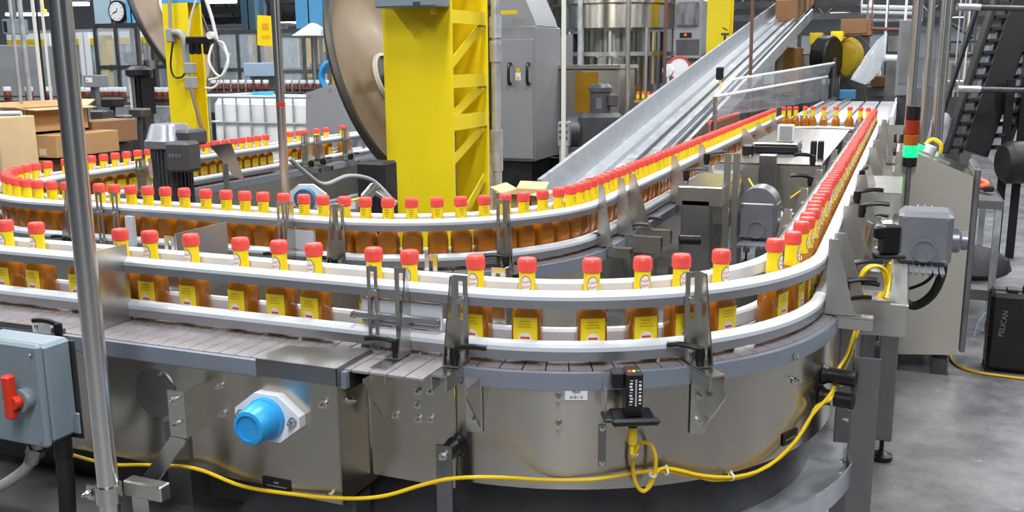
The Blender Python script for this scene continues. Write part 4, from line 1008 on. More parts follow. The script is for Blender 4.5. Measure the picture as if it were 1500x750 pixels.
# signal tower
B0 = wy(1332, 243, yc - .05); ts = thing('signal_tower', 'stacked signal tower with lit green segment beside the console', 'signal light', (B0.x, B0.y, 0))
zs_ = [wy(1332, v, yc - .05).z for v in (244, 230, 213, 197, 176, 155)]
for k, m in enumerate((BLACK, GREEN, AMBERL, REDL, BLACK)):
    part(('lamp_base', 'green_lens', 'amber_lens', 'red_lens', 'top_cap')[k], G().lathe([(.030, zs_[k]), (.033, zs_[k] + .003), (.033, zs_[k + 1] - .003), (.030, zs_[k + 1])], (B0.x, B0.y, 0), n=24), m, ts)
part('stem', G().cyl((B0.x, B0.y, .0), (B0.x, B0.y, zs_[0]), .012, 10), STEELD, ts)
# small wall plate left of tower, tall brackets
q = at(1312, 190, 5.6); solo('steel_plate', G().obox(q, (.085, .004, .055), 0).cyl(q + V((.02, .004, -.03)), (q.x + .02, q.y + .004, 0), .01, 8), STEEL, 'small square steel plate on a rod beside the signal tower', 'plate')
for k, (px_, w_, h0, h1, d_) in enumerate(((1287, 22, 205, 255, 5.4), (1302, 8, 190, 260, 5.3))):
    q = at(px_, h1, d_); ww = w_ * d_ / 1400
    solo('guard_sheet', G().prism([(-ww / 2, 0), (ww / 2, 0), (ww * .35, at(px_, h0, d_).z - q.z), (-ww / 2, at(px_, h0, d_).z - q.z)], q, (1, 0, 0), Z, .004).cyl((q.x, q.y + .01, 0), (q.x, q.y + .01, q.z), .012, 8), STEEL, ('wide tapered steel guard sheet' if k == 0 else 'narrow upright steel guard strip') + ' on the outer side of the right conveyor', 'guard')
q = at(1272, 285, 3.9); pb_ = solo('cover_box', G().box(q.x - .06, q.x + .13, q.y - .1, q.y + .5, .80, at(1272, 277, 3.9).z, .004), STEEL, 'stainless cover box on the outer side of the right conveyor', 'box')
for yy in (0, .38): part('leg', G().box(q.x + .02, q.x + .06, q.y + yy, q.y + yy + .04, 0, .80), STEELD, pb_)
# steel cart
T0 = [wz(a, b, .78) for a, b in ((1408, 296), (1470, 297), (1468, 264), (1412, 264))]
x0, x1, y0, y1 = max(T0[0].x, W3[1].x + .04) + .1, T0[1].x, T0[1].y, T0[2].y
ct = thing('steel_cart', 'small steel utility cart with lower shelf beside the console', 'cart', ((x0 + x1) / 2, y0, 0))
part('top_tray', G().box(x0 - .1, x1, y0, y1, .765, .78).box(x0 - .1, x1, y0 - .003, y0, .74, .788).box(x1, x1 + .003, y0, y1, .74, .788), STEELD, ct)
part('lower_shelf', G().box(x0 - .1, x1, y0, y1, .24, .255).box(x0 - .1, x1, y0 - .003, y0, .20, .262), STEELD, ct)
for (xx, yy) in ((x0 - .08, y0 + .02), (x1 - .02, y0 + .02), (x0 - .08, y1 - .02), (x1 - .02, y1 - .02)):
    part('leg', G().box(xx - .018, xx + .018, yy - .018, yy + .018, .08, .77), GALV, ct); part('caster', G().cyl((xx - .012, yy, .04), (xx + .012, yy, .04), .04, 16).box(xx - .014, xx + .014, yy - .01, yy + .01, .04, .085), BLACKR, ct)
q = wz(1436, 280, .79); h = thing('orange_tool', 'orange handled tool lying on the steel cart', 'tool', (q.x, q.y, .788))
part('handle', G().tube([q + V((-.06, .1, .03)), q + V((0, .12, .05)), q + V((.04, .05, .03)), q + V((-.05, .0, .02))], .02, 10, 4), ORANGE, h); part('head', G().obox(q + V((.04, -.04, .02)), (.06, .06, .03), .006), BLACK, h)
q = wz(1428, 410, .256); solo('black_bag', G().lathe([(0, 0), (.19, .0), (.21, .03), (.18, .10), (.10, .16), (.02, .18), (0, .18)], (q.x, q.y + .2, .256), n=20, ex=lambda t, r, h: 1 + .12 * math.sin(3 * t + h * 9)), BLACKR, 'crumpled black bag on the lower shelf of the steel cart', 'bag')
# black equipment case
q0 = wz(1442, 545, 0); xL = q0.x; yF = q0.y
cs = thing('equipment_case', 'black hard equipment case standing on the floor, brand name on its lid', 'case', (xL + .2, yF, 0))
zt_ = wy(1470, 428, yF).z
part('shell', G().box(xL, xL + .50, yF + .09, yF + .20, .012, zt_ - .01, .02), BLACK, cs); part('lid', G().box(xL, xL + .50, yF, yF + .085, .012, zt_ - .01, .02), BLACK, cs)
part('seam', G().box(xL + .01, xL + .49, yF + .083, yF + .092, .02, zt_ - .018), DARK, cs)
part('handle', G().tube([(xL + .16, yF + .09, zt_ - .015), (xL + .17, yF + .09, zt_ + .025), (xL + .33, yF + .09, zt_ + .025), (xL + .34, yF + .09, zt_ - .015)], .011, 8, 3), BLACK, cs)
for xx in (.10, .40): part('latch', G().box(xL + xx - .025, xL + xx + .025, yF + .04, yF + .13, zt_ - .02, zt_ + .006, .004), BLACK, cs)
for xx in (.02, .48): part('foot', G().box(xL + xx - .02, xL + xx + .02, yF + .02, yF + .18, 0, .02), BLACKR, cs)
for k in range(5): part('rib', G().box(xL + .2 + .06 * k, xL + .215 + .06 * k, yF - .004, yF + .01, .05, zt_ - .05, .003), BLACK, cs)
lettering('PELICAN', .036, INKG, cs, (wy(1470, 474, yF).x, yF - .001, wy(1470, 474, yF).z), (.10, 0, 1), (-1, 0, .10))
fc = [wz(a, b, .008) for a, b in ((1395, 480), (1400, 500), (1392, 520), (1402, 535), (1430, 545), (1470, 551), (1510, 556))]
solo('yellow_cable', G().tube(fc, .007, 8, 6), mat('orange yellow cable', 'e0a80f', 0, .45), 'yellow cable lying on the floor before the black case', 'cable')
q = wz(1425, 500, .01); solo('blue_wire', G().tube([q, q + V((.03, .05, .12)), q + V((.10, .1, .16)), q + V((.16, .1, .02))], .003, 6, 6), mat('thin blue wire', '8fb6d8', 0, .5), 'thin pale blue wire looped beside the black case', 'cable')
# upright pipes behind the console
for k, (a, b, r_, d_) in enumerate(((1345, 1336, .030, 6.6), (1366, 1358, .024, 6.9), (1386, 1374, .030, 7.0), (1394, 1388, .016, 7.3))):
    q = at(a, 0, d_); solo('steel_pipe', G().cyl((q.x, q.y, 0), (q.x, q.y, 3.6), r_, 18), POLISH if k != 1 else STEEL, ('thick polished steel pipe nearest the signal tower', 'slimmer steel pipe between two thick polished pipes', 'thick polished steel pipe nearest the black elevator', 'thin steel pipe beside the black elevator')[k], 'pipe', 'upright pipes behind the console')
# black elevator conveyor
el = thing('elevator_conveyor', 'tall black inclined elevator conveyor with dark flights', 'elevator', at(1440, 235, 8.0))
Q0, Q1 = at(1384, 225, 7.6), at(1458, 0, 7.8); dirr = (Q1 - Q0).normalized(); wd = RT; Q1 = Q0 + dirr * ((Q1 - Q0).length * 1.3)
nrm = dirr.cross(RT).normalized()
def bar(p, q, w1, w2, m, name='stringer', parent=None): d = q - p; part(name, G().obox((p + q) / 2, (d.length, w1, w2), .004, d, nrm), m, parent or el)
bar(Q0, Q1, .10, .035, FRAMEB); bar(Q0 + wd * .47, Q1 + wd * .47, .10, .035, FRAMEB)
bar(Q0 + wd * .235, Q1 + wd * .235, .05, .21, FRAMEB, 'belt'); bar(Q0 + wd * .125, Q1 + wd * .125, .07, .012, DARKM, 'belt_edge')
bar(Q0 + nrm * .3, Q1 + nrm * .3, .05, .03, DARK); bar(Q0 + wd * .47 + nrm * .3, Q1 + wd * .47 + nrm * .3, .05, .03, DARK)
N = 17
for k in range(N):
    c = Q0 + dirr * ((Q1 - Q0).length * (k + .5) / N)
    part('flight', G().obox(c + wd * .065, (.09, .14, .03), .004, RT, nrm), FRAMEB, el); part('flight', G().obox(c + wd * .40, (.10, .14, .03), .004, RT, nrm), FRAMEB, el)
for py_ in (10, 130):
    a, b = at(1402, py_, 7.3), at(1520, py_ + 3, 7.3); part('cross_tube', G().cyl(a, b, .022, 14), DARKM, el); part('tube_collar', G().cyl(a, a + (b - a) * .28, .027, 14), GALV, el)
for px_ in (1470, 1492): a = at(px_, 130, 7.6); part('leg', G().obox((a + V((a.x + .1, a.y, 0))) / 2, (.06, .06, 1.5), .004), FRAMEB, el)
part('lower_tank', G().lathe([(.13, 0), (.165, .04), (.165, .42), (.15, .46)], at(1487, 238, 7.4) - RT * .1, RT, 24), DARK, el)
def bag(label, px0, px1, py0, py1, d, m=BAG, seed=1):
    rnd = random.Random(seed); c = at((px0 + px1) / 2, (py0 + py1) / 2, d); hw = (px1 - px0) / 2 * d / 1400; hh = (py1 - py0) / 2 * d / 1400
    g = G(); nu, nv = 20, 14; vs = []
    for j in range(nv + 1):
        ph_ = PI * j / nv
        for i in range(nu):
            a = 2 * PI * i / nu; k = 1 + .18 * math.sin(3 * a + 5 * ph_ + seed) + rnd.uniform(-.10, .10)
            vs.append(c + RT * (hw * math.sin(ph_) * math.cos(a) * k) + FW * (hw * .6 * math.sin(ph_) * math.sin(a) * k) + Z * (hh * math.cos(ph_)))
    fs = [(j * nu + i, j * nu + (i + 1) % nu, (j + 1) * nu + (i + 1) % nu, (j + 1) * nu + i) for j in range(nv) for i in range(nu)]
    return solo('plastic_bag', g.add(vs, fs), m, label, 'bag', ang=80)
bag('crumpled clear plastic bag hanging left of the black elevator', 1360, 1398, 165, 228, 7.7, seed=2)
bag('crumpled clear plastic bag hanging right of the black elevator', 1442, 1490, 175, 240, 8.0, seed=3)
# ---------------------------------------------------------------- left background
def fbox(px0, py0, px1, py1, d, dep=.3, ch=.006):
    # a box square to the hall whose front face covers the pixel rectangle at depth d
    c = at((px0 + px1) / 2, (py0 + py1) / 2, d); a, b = wy(px0, py0, c.y), wy(px1, py1, c.y)
    return G().box(a.x, b.x, c.y, c.y + dep, b.z, a.z, ch), a, b, c.y
def carton(label, px0, py0, px1, py1, d, dep, m, open_=False, tape=True, group=None):
    g, a, b, y = fbox(px0, py0, px1, py1, d, dep, .003)
    T = thing('cardboard_box', label, 'box', ((a.x + b.x) / 2, y, b.z), group); w_ = b.x - a.x; h_ = a.z - b.z
    if not open_: part('carton', g, m, T)
    else:
        t = .006
        part('carton', G().box(a.x, b.x, y, y + t, b.z, a.z).box(a.x, b.x, y + dep - t, y + dep, b.z, a.z).box(a.x, a.x + t, y, y + dep, b.z, a.z).box(b.x - t, b.x, y, y + dep, b.z, a.z).box(a.x, b.x, y, y + dep, b.z, b.z + t), m, T)
        f = w_ * .42
        part('flap', G().obox((a.x - f * .42, y + dep / 2, a.z + f * .22), (f, dep, .005), 0, (-.9, 0, .44), (0, 1, 0)), m, T)
        part('flap', G().obox((b.x + f * .45, y + dep / 2, a.z - f * .03), (f, dep, .005), 0, (1, 0, -.06), (0, 1, 0)), CARDL, T)
        part('flap', G().obox(((a.x + b.x) / 2, y - f * .44, a.z + f * .10), (w_, f, .005), 0, (1, 0, 0), (0, -.97, .22)), CARDL, T)
        part('flap', G().obox(((a.x + b.x) / 2, y + dep + f * .42, a.z + f * .25), (w_, f, .005), 0, (1, 0, 0), (0, .88, .48)), CARDL, T)
    if tape: part('tape', G().box(b.x - w_ * .42, b.x - w_ * .25, y - .0015, y, b.z + h_ * .1, b.z + h_ * .4), TAPE, T)
    return a, b, y
carton('open cardboard box with raised flaps on the stack beside the left curve', 4, 160, 42, 196, 5.2, .42, CARD, True)
carton('closed cardboard box carrying the open box, tape on its face', 22, 197, 84, 232, 5.2, .45, CARD)
carton('dark cardboard box at the bottom of the stack by the left curve', 22, 234, 84, 420, 5.2, .45, CARDD, tape=False)
carton('tall pale cardboard box standing before the carton stack', -40, 172, 24, 420, 4.75, .22, CARDL)
carton('brown cardboard box half hidden behind the polished pole', 98, 178, 138, 212, 5.6, .35, CARDD)
g, a, b, y = fbox(85, 214, 140, 420, 5.6, .4); solo('pallet_stand', g, DARKM, 'dark stand under the half hidden cardboard box', 'stand')
a, b, y = carton('small open cardboard box between the big yellow column and the incline', 734, 284, 778, 330, 4.55, .2, CARDL, True, tape=False); solo('box_stand', G().box(a.x + .02, b.x - .02, y + .02, y + .18, 0, b.z - .001, .004), STEELD, 'steel stand under the small open box beside the incline', 'stand')
solo('white_tube', G().cyl(at(-20, 167, 4.4), at(31, 166, 4.4), .012, 12), WHITEP, 'white round bar reaching in over the pale cardboard box', 'bar')
solo('white_tube_post', G().cyl(at(-16, 167, 4.42), V((at(-16, 167, 4.42).x, at(-16, 167, 4.42).y, 0)), .012, 10), STEELD, 'post under the white bar by the pale cardboard box', 'post')

def machine_frame(name, label, px0, py0, px1, d, dep=.8, base_z=.9, m=None, panes=True, cols=3, pane=None, header=None):
    # guarded machine: posts, rails, panes above a closed base
    c = at((px0 + px1) / 2, py0, d); y = c.y; a, b = wy(px0, py0, y), wy(px1, py0, y); zt_ = a.z; m = m or DARKM
    T = thing(name, label, 'machine', ((a.x + b.x) / 2, y, 0)); w_ = b.x - a.x; ps_ = .035
    part('base', G().box(a.x, b.x, y, y + dep, 0, base_z, .01), m, T)
    for k in range(cols + 1):
        x = a.x + w_ * k / cols
        for yy in (y, y + dep): part('post', G().box(x - ps_ / 2, x + ps_ / 2, yy - ps_ / 2, yy + ps_ / 2, base_z, zt_), m, T)
    for z in (zt_, base_z + (zt_ - base_z) * .5):
        for yy in (y, y + dep): part('rail', G().box(a.x, b.x, yy - .015, yy + .015, z - .02, z + .02), m, T)
    for x in (a.x, b.x): part('rail', G().box(x - .015, x + .015, y, y + dep, zt_ - .02, zt_ + .02), m, T)
    if panes:
        for k in range(cols): part('pane', G().box(a.x + w_ * k / cols + .02, a.x + w_ * (k + 1) / cols - .02, y - .004, y + .002, base_z + .02, zt_ - .03), pane or GLASS, T)
    rnd = random.Random(int(px0 * 7 + py0))
    for k in range(cols * 2):
        x = a.x + w_ * (k + .5) / (cols * 2); hh = (zt_ - base_z) * rnd.uniform(.35, .85)
        part('spindle', G().lathe([(.05, 0), (.05, hh * .3), (.025, hh * .35), (.025, hh * .8), (.06, hh * .82), (.06, hh)], (x, y + dep * rnd.uniform(.3, .7), base_z), n=12), rnd.choice((STEEL, DARKM, DARK, STEELD)), T)
    return T, a, b, y
# guard wall with yellow stripe
T, a, b, y = machine_frame('packing_machine', 'long guarded packing machine with white header and yellow stripe', 12, 48, 215, 11.5, 1.0, 1.0, GREYM, True, 6)
za, zb2, zc2 = wy(100, 48, y).z, wy(100, 57, y).z, wy(100, 66, y).z
part('header', G().box(a.x, b.x, y - .03, y - .008, zb2, za), WHITEC, T, 'white header strip'); part('stripe', G().box(a.x, b.x, y - .03, y - .008, zc2, zb2), YPAINTD, T, 'yellow warning stripe')
for px_ in (76, 124, 132): q = wy(px_, 60, y); part('white_post', G().box(q.x - .03, q.x + .03, y - .06, y - .03, .9, za), WHITEC, T)
part('inner_panel', G().box(a.x, b.x, y + .5, y + .52, 1.0, za), mat('mottled blue grey panel', 'a9b3bf', .3, .35, .3, 6), T)
machine_frame('guarded_machine', 'dark framed guard cabinet standing below the round clock', 139, 38, 200, 9.8, .5, 1.15, DARKM, True, 2)
q = at(158, 100, 10.2); solo('yellow_post', G().cyl((q.x, q.y, 0), (q.x, q.y, at(158, 52, 10.2).z), .07, 14), YPAINTD, 'yellow post inside the dark guard cabinet', 'post')
g, a, b, y = fbox(-30, 66, 27, 400, 9.9, .8); cb = solo('grey_cabinet', g, GREYM, 'plain dark grey cabinet beside the packing machine', 'cabinet'); part('door_edge', G().box(b.x - .06, b.x + .01, y - .02, y, .2, a.z + .03), STEELD, cb)
g, a, b, y = fbox(2, 28, 16, 50, 8.9, .2); pn = solo('panel_box', g, GREYP, 'small grey control box with dark screen above the grey cabinet', 'panel'); part('screen', G().box(a.x + .02, a.x + .06, y - .004, y, b.z + .02, a.z - .02), DARK, pn); part('arm', G().cyl((a.x + .05, y + .1, a.z), (a.x + .05, y + .1, 4), .02, 8), STEELD, pn)
# blue column with clock
def plain_col(label, px0, px1, d, m=BLUEP, dep=.3, ztop=5.2, zlow=None, lowm=None):
    c = at((px0 + px1) / 2, 40, d); a, b = wy(px0, 40, c.y), wy(px1, 40, c.y); T = thing('steel_column', label, 'column', ((a.x + b.x) / 2, c.y, 0)); zl_ = zlow or 0
    w_ = b.x - a.x; x = (a.x + b.x) / 2
    for (nm, g) in (('flange', G().box(a.x, b.x, c.y, c.y + .02, zl_, ztop)), ('flange', G().box(a.x, b.x, c.y + dep - .02, c.y + dep, zl_, ztop)), ('web', G().box(x - .01, x + .01, c.y, c.y + dep, zl_, ztop))): part(nm, g, m, T)
    if zlow: part('lower_section', G().box(a.x, b.x, c.y, c.y + dep, 0, zlow), lowm or YPAINTD, T)
    return T, a, b, c.y
T, a, b, y = plain_col('pale blue column carrying the round clock', 140, 190, 12.6, mat('pale blue paint', 'a9c3cf', 0, .5, .06, 4), zlow=at(160, 36, 12.6).z)
plain_col('bright blue column beside the brown dish behind the packing line', 187, 200, 12.2, BLUEP)
ck_ = wy(171, 17, y - .05); R = .14
ck2 = thing('wall_clock', 'round white clock in a black case on the pale blue column', 'clock', ck_)
part('case', G().cyl(ck_ + V((0, .049, 0)), ck_, R, 36), BLACK, ck2); part('face', G().cyl(ck_, ck_ - V((0, .006, 0)), R * .84, 36), SIGNW, ck2)
g = G()
for k in range(12): aa = k * PI / 6; g.obox(ck_ + V((math.sin(aa) * R * .7, -.008, math.cos(aa) * R * .7)), (.006, .002, .018), 0, (math.cos(aa), 0, -math.sin(aa)), (0, 1, 0))
part('hour_marks', g, INK, ck2)
part('hand', G().obox(ck_ + V((-.035, -.010, -.010)), (.075, .002, .010), 0, (.95, 0, .3), (0, 1, 0)), INK, ck2); part('hand', G().obox(ck_ + V((.01, -.010, .02)), (.008, .002, .05), 0, (1, 0, -.3), (0, 1, 0)), INK, ck2)
# far conveyor with white capped jars
FJ = G().lathe([(.030, 0), (.034, .01), (.034, .075), (.022, .095)], n=14); FJb = mk(FJ, BROWNB, (0, 0, 0), 40, 'jar_body'); FJc = mk(G().lathe([(.034, .085), (.034, .118), (.030, .124), (0, .124)], n=14), WHITEP, (0, 0, 0), 40, 'jar_cap')
def jar(p, label, group):
    r = link('sauce_jar', None, p); r['label'] = label; r['category'] = 'jar'; r['group'] = group; r.empty_display_size = .03
    for nm, me in (('body', FJb), ('cap', FJc)): o = bpy.data.objects.new(nm, me); col.objects.link(o); o.parent = r
def far_line(label, jl, group, pxs, py_top, d, rails_=True, ext=(0, 0)):
    Y = at(sum(pxs) / len(pxs), py_top, d).y; Ps = [wy(px_, py_top, Y) for px_ in pxs]; zc_ = Ps[0].z - .124
    x0, x1 = min(p.x for p in Ps) - .15 - ext[0], max(p.x for p in Ps) + .15 + ext[1]
    T = thing('far_conveyor', label, 'conveyor', ((x0 + x1) / 2, Y, 0))
    part('bed', G().box(x0, x1, Y - .06, Y + .06, zc_ - .08, zc_ - .001), STEELD, T); part('side_rail', G().box(x0, x1, Y - .062, Y - .05, zc_ + .03, zc_ + .045), STEEL, T); part('side_plate', G().box(x0, x1, Y - .09, Y - .065, zc_ - .24, zc_ - .03, .004), GALV, T)
    for x in (x0 + .1, x1 - .1): part('leg', G().box(x - .03, x + .03, Y - .03, Y + .03, 0, zc_ - .08), STEELD, T)
    for p in Ps: jar((p.x, Y, zc_), jl, group)
far_line('far conveyor with white-capped jars behind the slim yellow column', 'white-capped brown jar on the far line before the guard cabinet', 'jars behind the slim column', [10, 42, 70, 118, 128, 140, 151, 162, 171, 179, 218, 226, 235, 244], 127, 8.6, ext=(.3, .2))
far_line('far conveyor with white-capped jars behind the white tote', 'white-capped brown jar on the far line behind the white tote', 'jars behind the tote', [312, 322, 332, 343, 354, 365, 377, 389, 422, 433, 444, 455, 466, 477], 117, 10.8)
# dark valve pillar and small sign box
g, a, b, y = fbox(187, 112, 212, 168, 7.6, .14, .01); dv = solo('valve_block', g, DARK, 'black upright valve block behind the charcoal motor', 'machine')
for k in range(3): part('tube', G().cyl((a.x + .03 + .04 * k, y - .01, b.z - .1), (a.x + .03 + .04 * k, y - .01, a.z + .02), .012, 8), (CABLEW, STEEL, BLACK)[k], dv)
part('head', G().lathe([(.05, 0), (.1, .03), (.1, .07), (.05, .1)], ((a.x + b.x) / 2, y + .05, a.z - .02), n=16), DARK, dv); part('foot', G().box(a.x + .02, b.x - .02, y + .02, y + .12, 0, b.z), DARKM, dv)
g, a, b, y = fbox(120, 110, 147, 128, 8.2, .1); sg = solo('warning_box', g, GREYM, 'grey box with a warning sticker on the far line', 'box'); part('sticker', G().box(a.x + .04, a.x + .11, y - .002, y, b.z + .04, a.z - .02), SIGNW, sg); part('triangle', G().prism([(0, 0), (.025, 0), (.0125, .022)], (a.x + .045, y - .003, b.z + .05), (1, 0, 0), Z, .001), YLABD, sg); part('stand', G().box(a.x + .05, a.x + .1, y + .03, y + .08, 0, b.z), STEELD, sg)
for k, (px_, py0, py1) in enumerate(((150, 168, 240), (165, 150, 230), (178, 175, 240), (140, 190, 250), (205, 165, 220))):
    q, q2 = at(px_, py0, 6.2 + .1 * k), at(px_ + (k % 3 - 1) * 8, py1, 6.2 + .1 * k)
    solo('machine_strut', G().cyl(q, q2, .018, 8).obox(q, (.12, .1, .06), .01).cyl(q2, (q2.x, q2.y, 0), .02, 8), DARK if k % 2 else DARKM, ('dark strut nearest the polished pole', 'dark strut under the warning box', 'short strut under the far jars', 'dark strut above the left curve bottles', 'dark strut below the valve block')[k], 'machine part')
# thin tubes at far left
for k, (a_, b_, m_, r_) in enumerate(((14, 22, GALV, .010), (28, 36, GALV, .014), (47, 56, CABLEW, .010), (52, 62, BLACKR, .006), (60, 68, CABLEW, .008), (76, 82, WHITEP, .014))):
    q = at(a_, 0, 5.4 + .12 * k); solo('thin_tube', G().cyl((q.x, q.y, 0), (q.x, q.y, 3.4), r_, 10), m_, ('thin grey tube beside the grey cabinet', 'thicker grey tube beside the grey cabinet', 'thin white tube before the yellow stripe', 'thin black line beside the white tubes', 'second thin white tube before the yellow stripe', 'white tube right behind the polished pole')[k], 'tube')
for k, (px_, py_) in enumerate(((118 / 5.77, 34), (370 / 5.77, 17))):
    q = at(px_, py_, 10); solo('indicator_lamp', G().lathe([(0, -.03), (.028, -.02), (.03, .02), (0, .03)], q, n=14).cyl(q, q + V((0, 0, 3)), .006, 6), GREENB if k == 0 else LEDY, ('small green' if k == 0 else 'small yellow') + ' indicator lamp over the packing machine', 'lamp')

# white tote in its cage
d = 8.7; Y = at(380, 145, d).y; xa_, xb_ = wy(306, 145, Y).x, wy(472, 145, Y).x; zt_ = wy(380, 142, Y).z
tt = thing('bulk_tote', 'white plastic bulk tote in a galvanised cage behind the left conveyor', 'tote', ((xa_ + xb_) / 2, Y, 0))
part('tank', G().box(xa_, xb_, Y + .02, Y + .98, .16, zt_ - .02, .05), TOTE, tt); part('pallet', G().box(xa_ - .02, xb_ + .02, Y, Y + 1.0, 0, .12, .01), GREYM, tt)
nb = int((xb_ - xa_) / .14)
for k in range(nb + 1): x = xa_ + (xb_ - xa_) * k / nb; part('cage_bar', G().cyl((x, Y, .12), (x, Y, zt_), .009, 8), GALV, tt)
for k in range(7): y_ = Y + .98 * k / 6; part('cage_bar', G().cyl((xb_ + .012, y_, .12), (xb_ + .012, y_, zt_), .009, 8), GALV, tt)
for k in range(6):
    z = zt_ - (zt_ - .14) * k / 5; part('cage_ring', G().tube([(xa_ - .01, Y + .99, z), (xa_ - .01, Y, z), (xb_ + .01, Y, z), (xb_ + .01, Y + .99, z)], .010 if k else .016, 8), GALV, tt)
q = wy(385, 141, Y + .4); part('filler_cap', G().cyl((q.x, Y + .4, zt_ - .03), (q.x, Y + .4, zt_ + .03), .10, 20), BLUEC, tt, 'blue screw cap')
# grey guard sheet right of the tote
q = at(490, 200, 6.6); h = .40
gs = thing('guard_sheet', 'dull grey guard sheet behind the left conveyor beneath the brown dish', 'guard', (q.x, q.y, .6))
a_, b_, c_, d_ = at(448, 136, 6.6), at(505, 117, 6.6), at(540, 215, 6.6), at(448, 215, 6.6)
g = G(); pts = [a_, b_, c_, d_]; g.add(pts + [p + FW * .006 for p in pts], [(0, 1, 2, 3), (7, 6, 5, 4), (0, 4, 5, 1), (1, 5, 6, 2), (2, 6, 7, 3), (3, 7, 4, 0)]); part('sheet', g, GREYM, gs)
for (u, v) in ((454, 140), (484, 131)): bolt(gs, at(u, v, 6.59), -FW, .8)
for px_ in (455, 530): q = at(px_, 214, 6.62); part('post', G().cyl((q.x, q.y, 0), (q.x, q.y, q.z + .05), .02, 8), STEELD, gs)
# back middle: columns, signs, machines
plain_col('dull teal column behind the yellow sign', 354, 375, 15.5, mat('teal paint', '5e7f92', 0, .5, .06, 4))
plain_col('sky blue column with yellow foot behind the round dish', 434, 472, 13.5, BLUEP, zlow=at(450, 52, 13.5).z)
plain_col('small yellow column behind the tote', 362, 382, 14.5, YPAINTD, ztop=at(370, 50, 14.5).z)
ys = thing('yellow_sign', 'yellow warning sign hanging in front of the far machines', 'sign', at(390, 67, 7.5))
c = at(389, 45, 7.5); part('board', G().obox(c, (.125, .006, .225), 0, RT + Z * -.06, FW), SIGNY, ys)
part('print', G().obox(c + Z * .03 - FW * .004, (.05, .001, .05), 0, RT, FW).obox(c - Z * .04 - FW * .004, (.07, .001, .006), 0, RT, FW).obox(c - Z * .055 - FW * .004, (.06, .001, .005), 0, RT, FW), mat('faded orange print', 'e0a020', 0, .5), ys)
part('hanger', G().cyl(c + Z * .11, c + Z * 2.2, .004, 6), STEELD, ys)
machine_frame('guarded_machine', 'grey guarded filling machine behind the white tote', 318, 47, 440, 12.0, .9, 1.05, DARKM, True, 4)
machine_frame('guarded_machine', 'guarded capping machine behind the round brown dish', 410, 52, 480, 10.8, .7, 1.1, STEELD, True, 2)
q = at(456, 46, 10.6); wc = solo('white_cover', G().prism([(-.15, -.05), (.16, -.05), (.16, .02), (.06, .08)], q, RT, Z, .3), WHITEC, 'white sloping machine cover in front of the sky blue column', 'cover'); part('post', G().cyl(q + FW * .1 - Z * .05, V((q.x, q.y, 0)) + FW * .1, .03, 8), STEELD, wc)
hr = thing('hose_reel', 'blue coiled hose hanging behind the brown dish', 'hose', at(487, 125, 8.0))
for k in range(5): c = at(492, 112, 8.0) + FW * .03 * k; part('coil', G().tube([c + (RT * math.cos(2 * PI * j / 20) + Z * math.sin(2 * PI * j / 20)) * (.13 + .006 * (k % 2)) for j in range(21)], .015, 8), BLUEC, hr)
part('hook', G().cyl(at(492, 92, 8.0), at(492, 92, 8.0) + Z * 2, .008, 8), STEELD, hr)
g, a, b, y = fbox(356, 92, 396, 112, 11.2, .3); bx_ = solo('light_blue_crate', g, mat('light blue plastic', '9fb6cc', 0, .5), 'pale blue crate on a stand before the guarded filling machine', 'crate'); part('stand', G().box(a.x + .05, b.x - .05, y + .05, y + .25, 0, b.z - .001), STEELD, bx_)
# bright lamps hanging far away, and two plain glowing panels among the columns
for k, (px_, py_, d_, w_) in enumerate(((48, 21, 17, .9), (105, 6, 15, .5), (325, 2, 14, .4), (335, 31, 22, 1.0), (420, 33, 21, .5), (1230, 20, 24, .5), (1395, 24, 22, .5))):
    q = at(px_, py_, d_); lm = thing('hanging_light', ('bright lamp hanging over the packing machine', 'small bright lamp beside the pale blue column', 'bright lamp above the slim yellow column', 'wide bright panel behind the teal column', 'bright panel between the teal and sky blue columns', 'bright lamp above the plastic curtain', 'bright lamp behind the black elevator')[k], 'lamp', q)
    part('tube', G().obox(q, (w_, .12, .05), .01, RT, FW), LAMPM, lm); part('housing', G().obox(q + Z * .05, (w_ * 1.04, .16, .05), .01, RT, FW), GREYM, lm); part('chain', G().cyl(q + Z * .07, V((q.x, q.y, 5.2)), .006, 6), STEELD, lm)
# overhead dark trusses and ducts
for k, (py_, d_, x0, x1) in enumerate(((8, 16, -14, 4), (24, 18.5, -14, 6), (40, 21, -15, 8), (-6, 13.5, -9, -3))):
    c = at(700, py_, d_); T = thing('roof_beam', ('lowest dark roof beam over the far machines', 'dark roof beam behind the blue columns', 'farthest dark overhead beam near the back wall', 'dark overhead duct beside the pale blue column')[k], 'beam', ((x0 + x1) / 2, c.y, c.z))
    part('chord', G().box(x0, x1, c.y, c.y + .14, c.z, c.z + .12), DARKM, T); part('chord', G().box(x0, x1, c.y, c.y + .14, c.z + .5, c.z + .62), DARKM, T)
    n_ = int((x1 - x0) / .9)
    for j in range(n_): u, v = V((x0 + .9 * j, c.y + .07, c.z + .06)), V((x0 + .9 * j + .45, c.y + .07, c.z + .56)); part('strut', G().cyl(u, v, .025, 6), DARKM, T); part('strut', G().cyl(v, V((x0 + .9 * (j + 1), c.y + .07, c.z + .06)), .025, 6), DARKM, T)
    for x in (x0 + .5, x1 - .5): part('post', G().box(x - .06, x + .06, c.y, c.y + .12, 0 if k < 3 else c.z, c.z), DARKM, T); part('hanger', G().cyl((x, c.y + .07, c.z + .6), (x, c.y + .07, 5.2), .02, 8), DARKM, T)

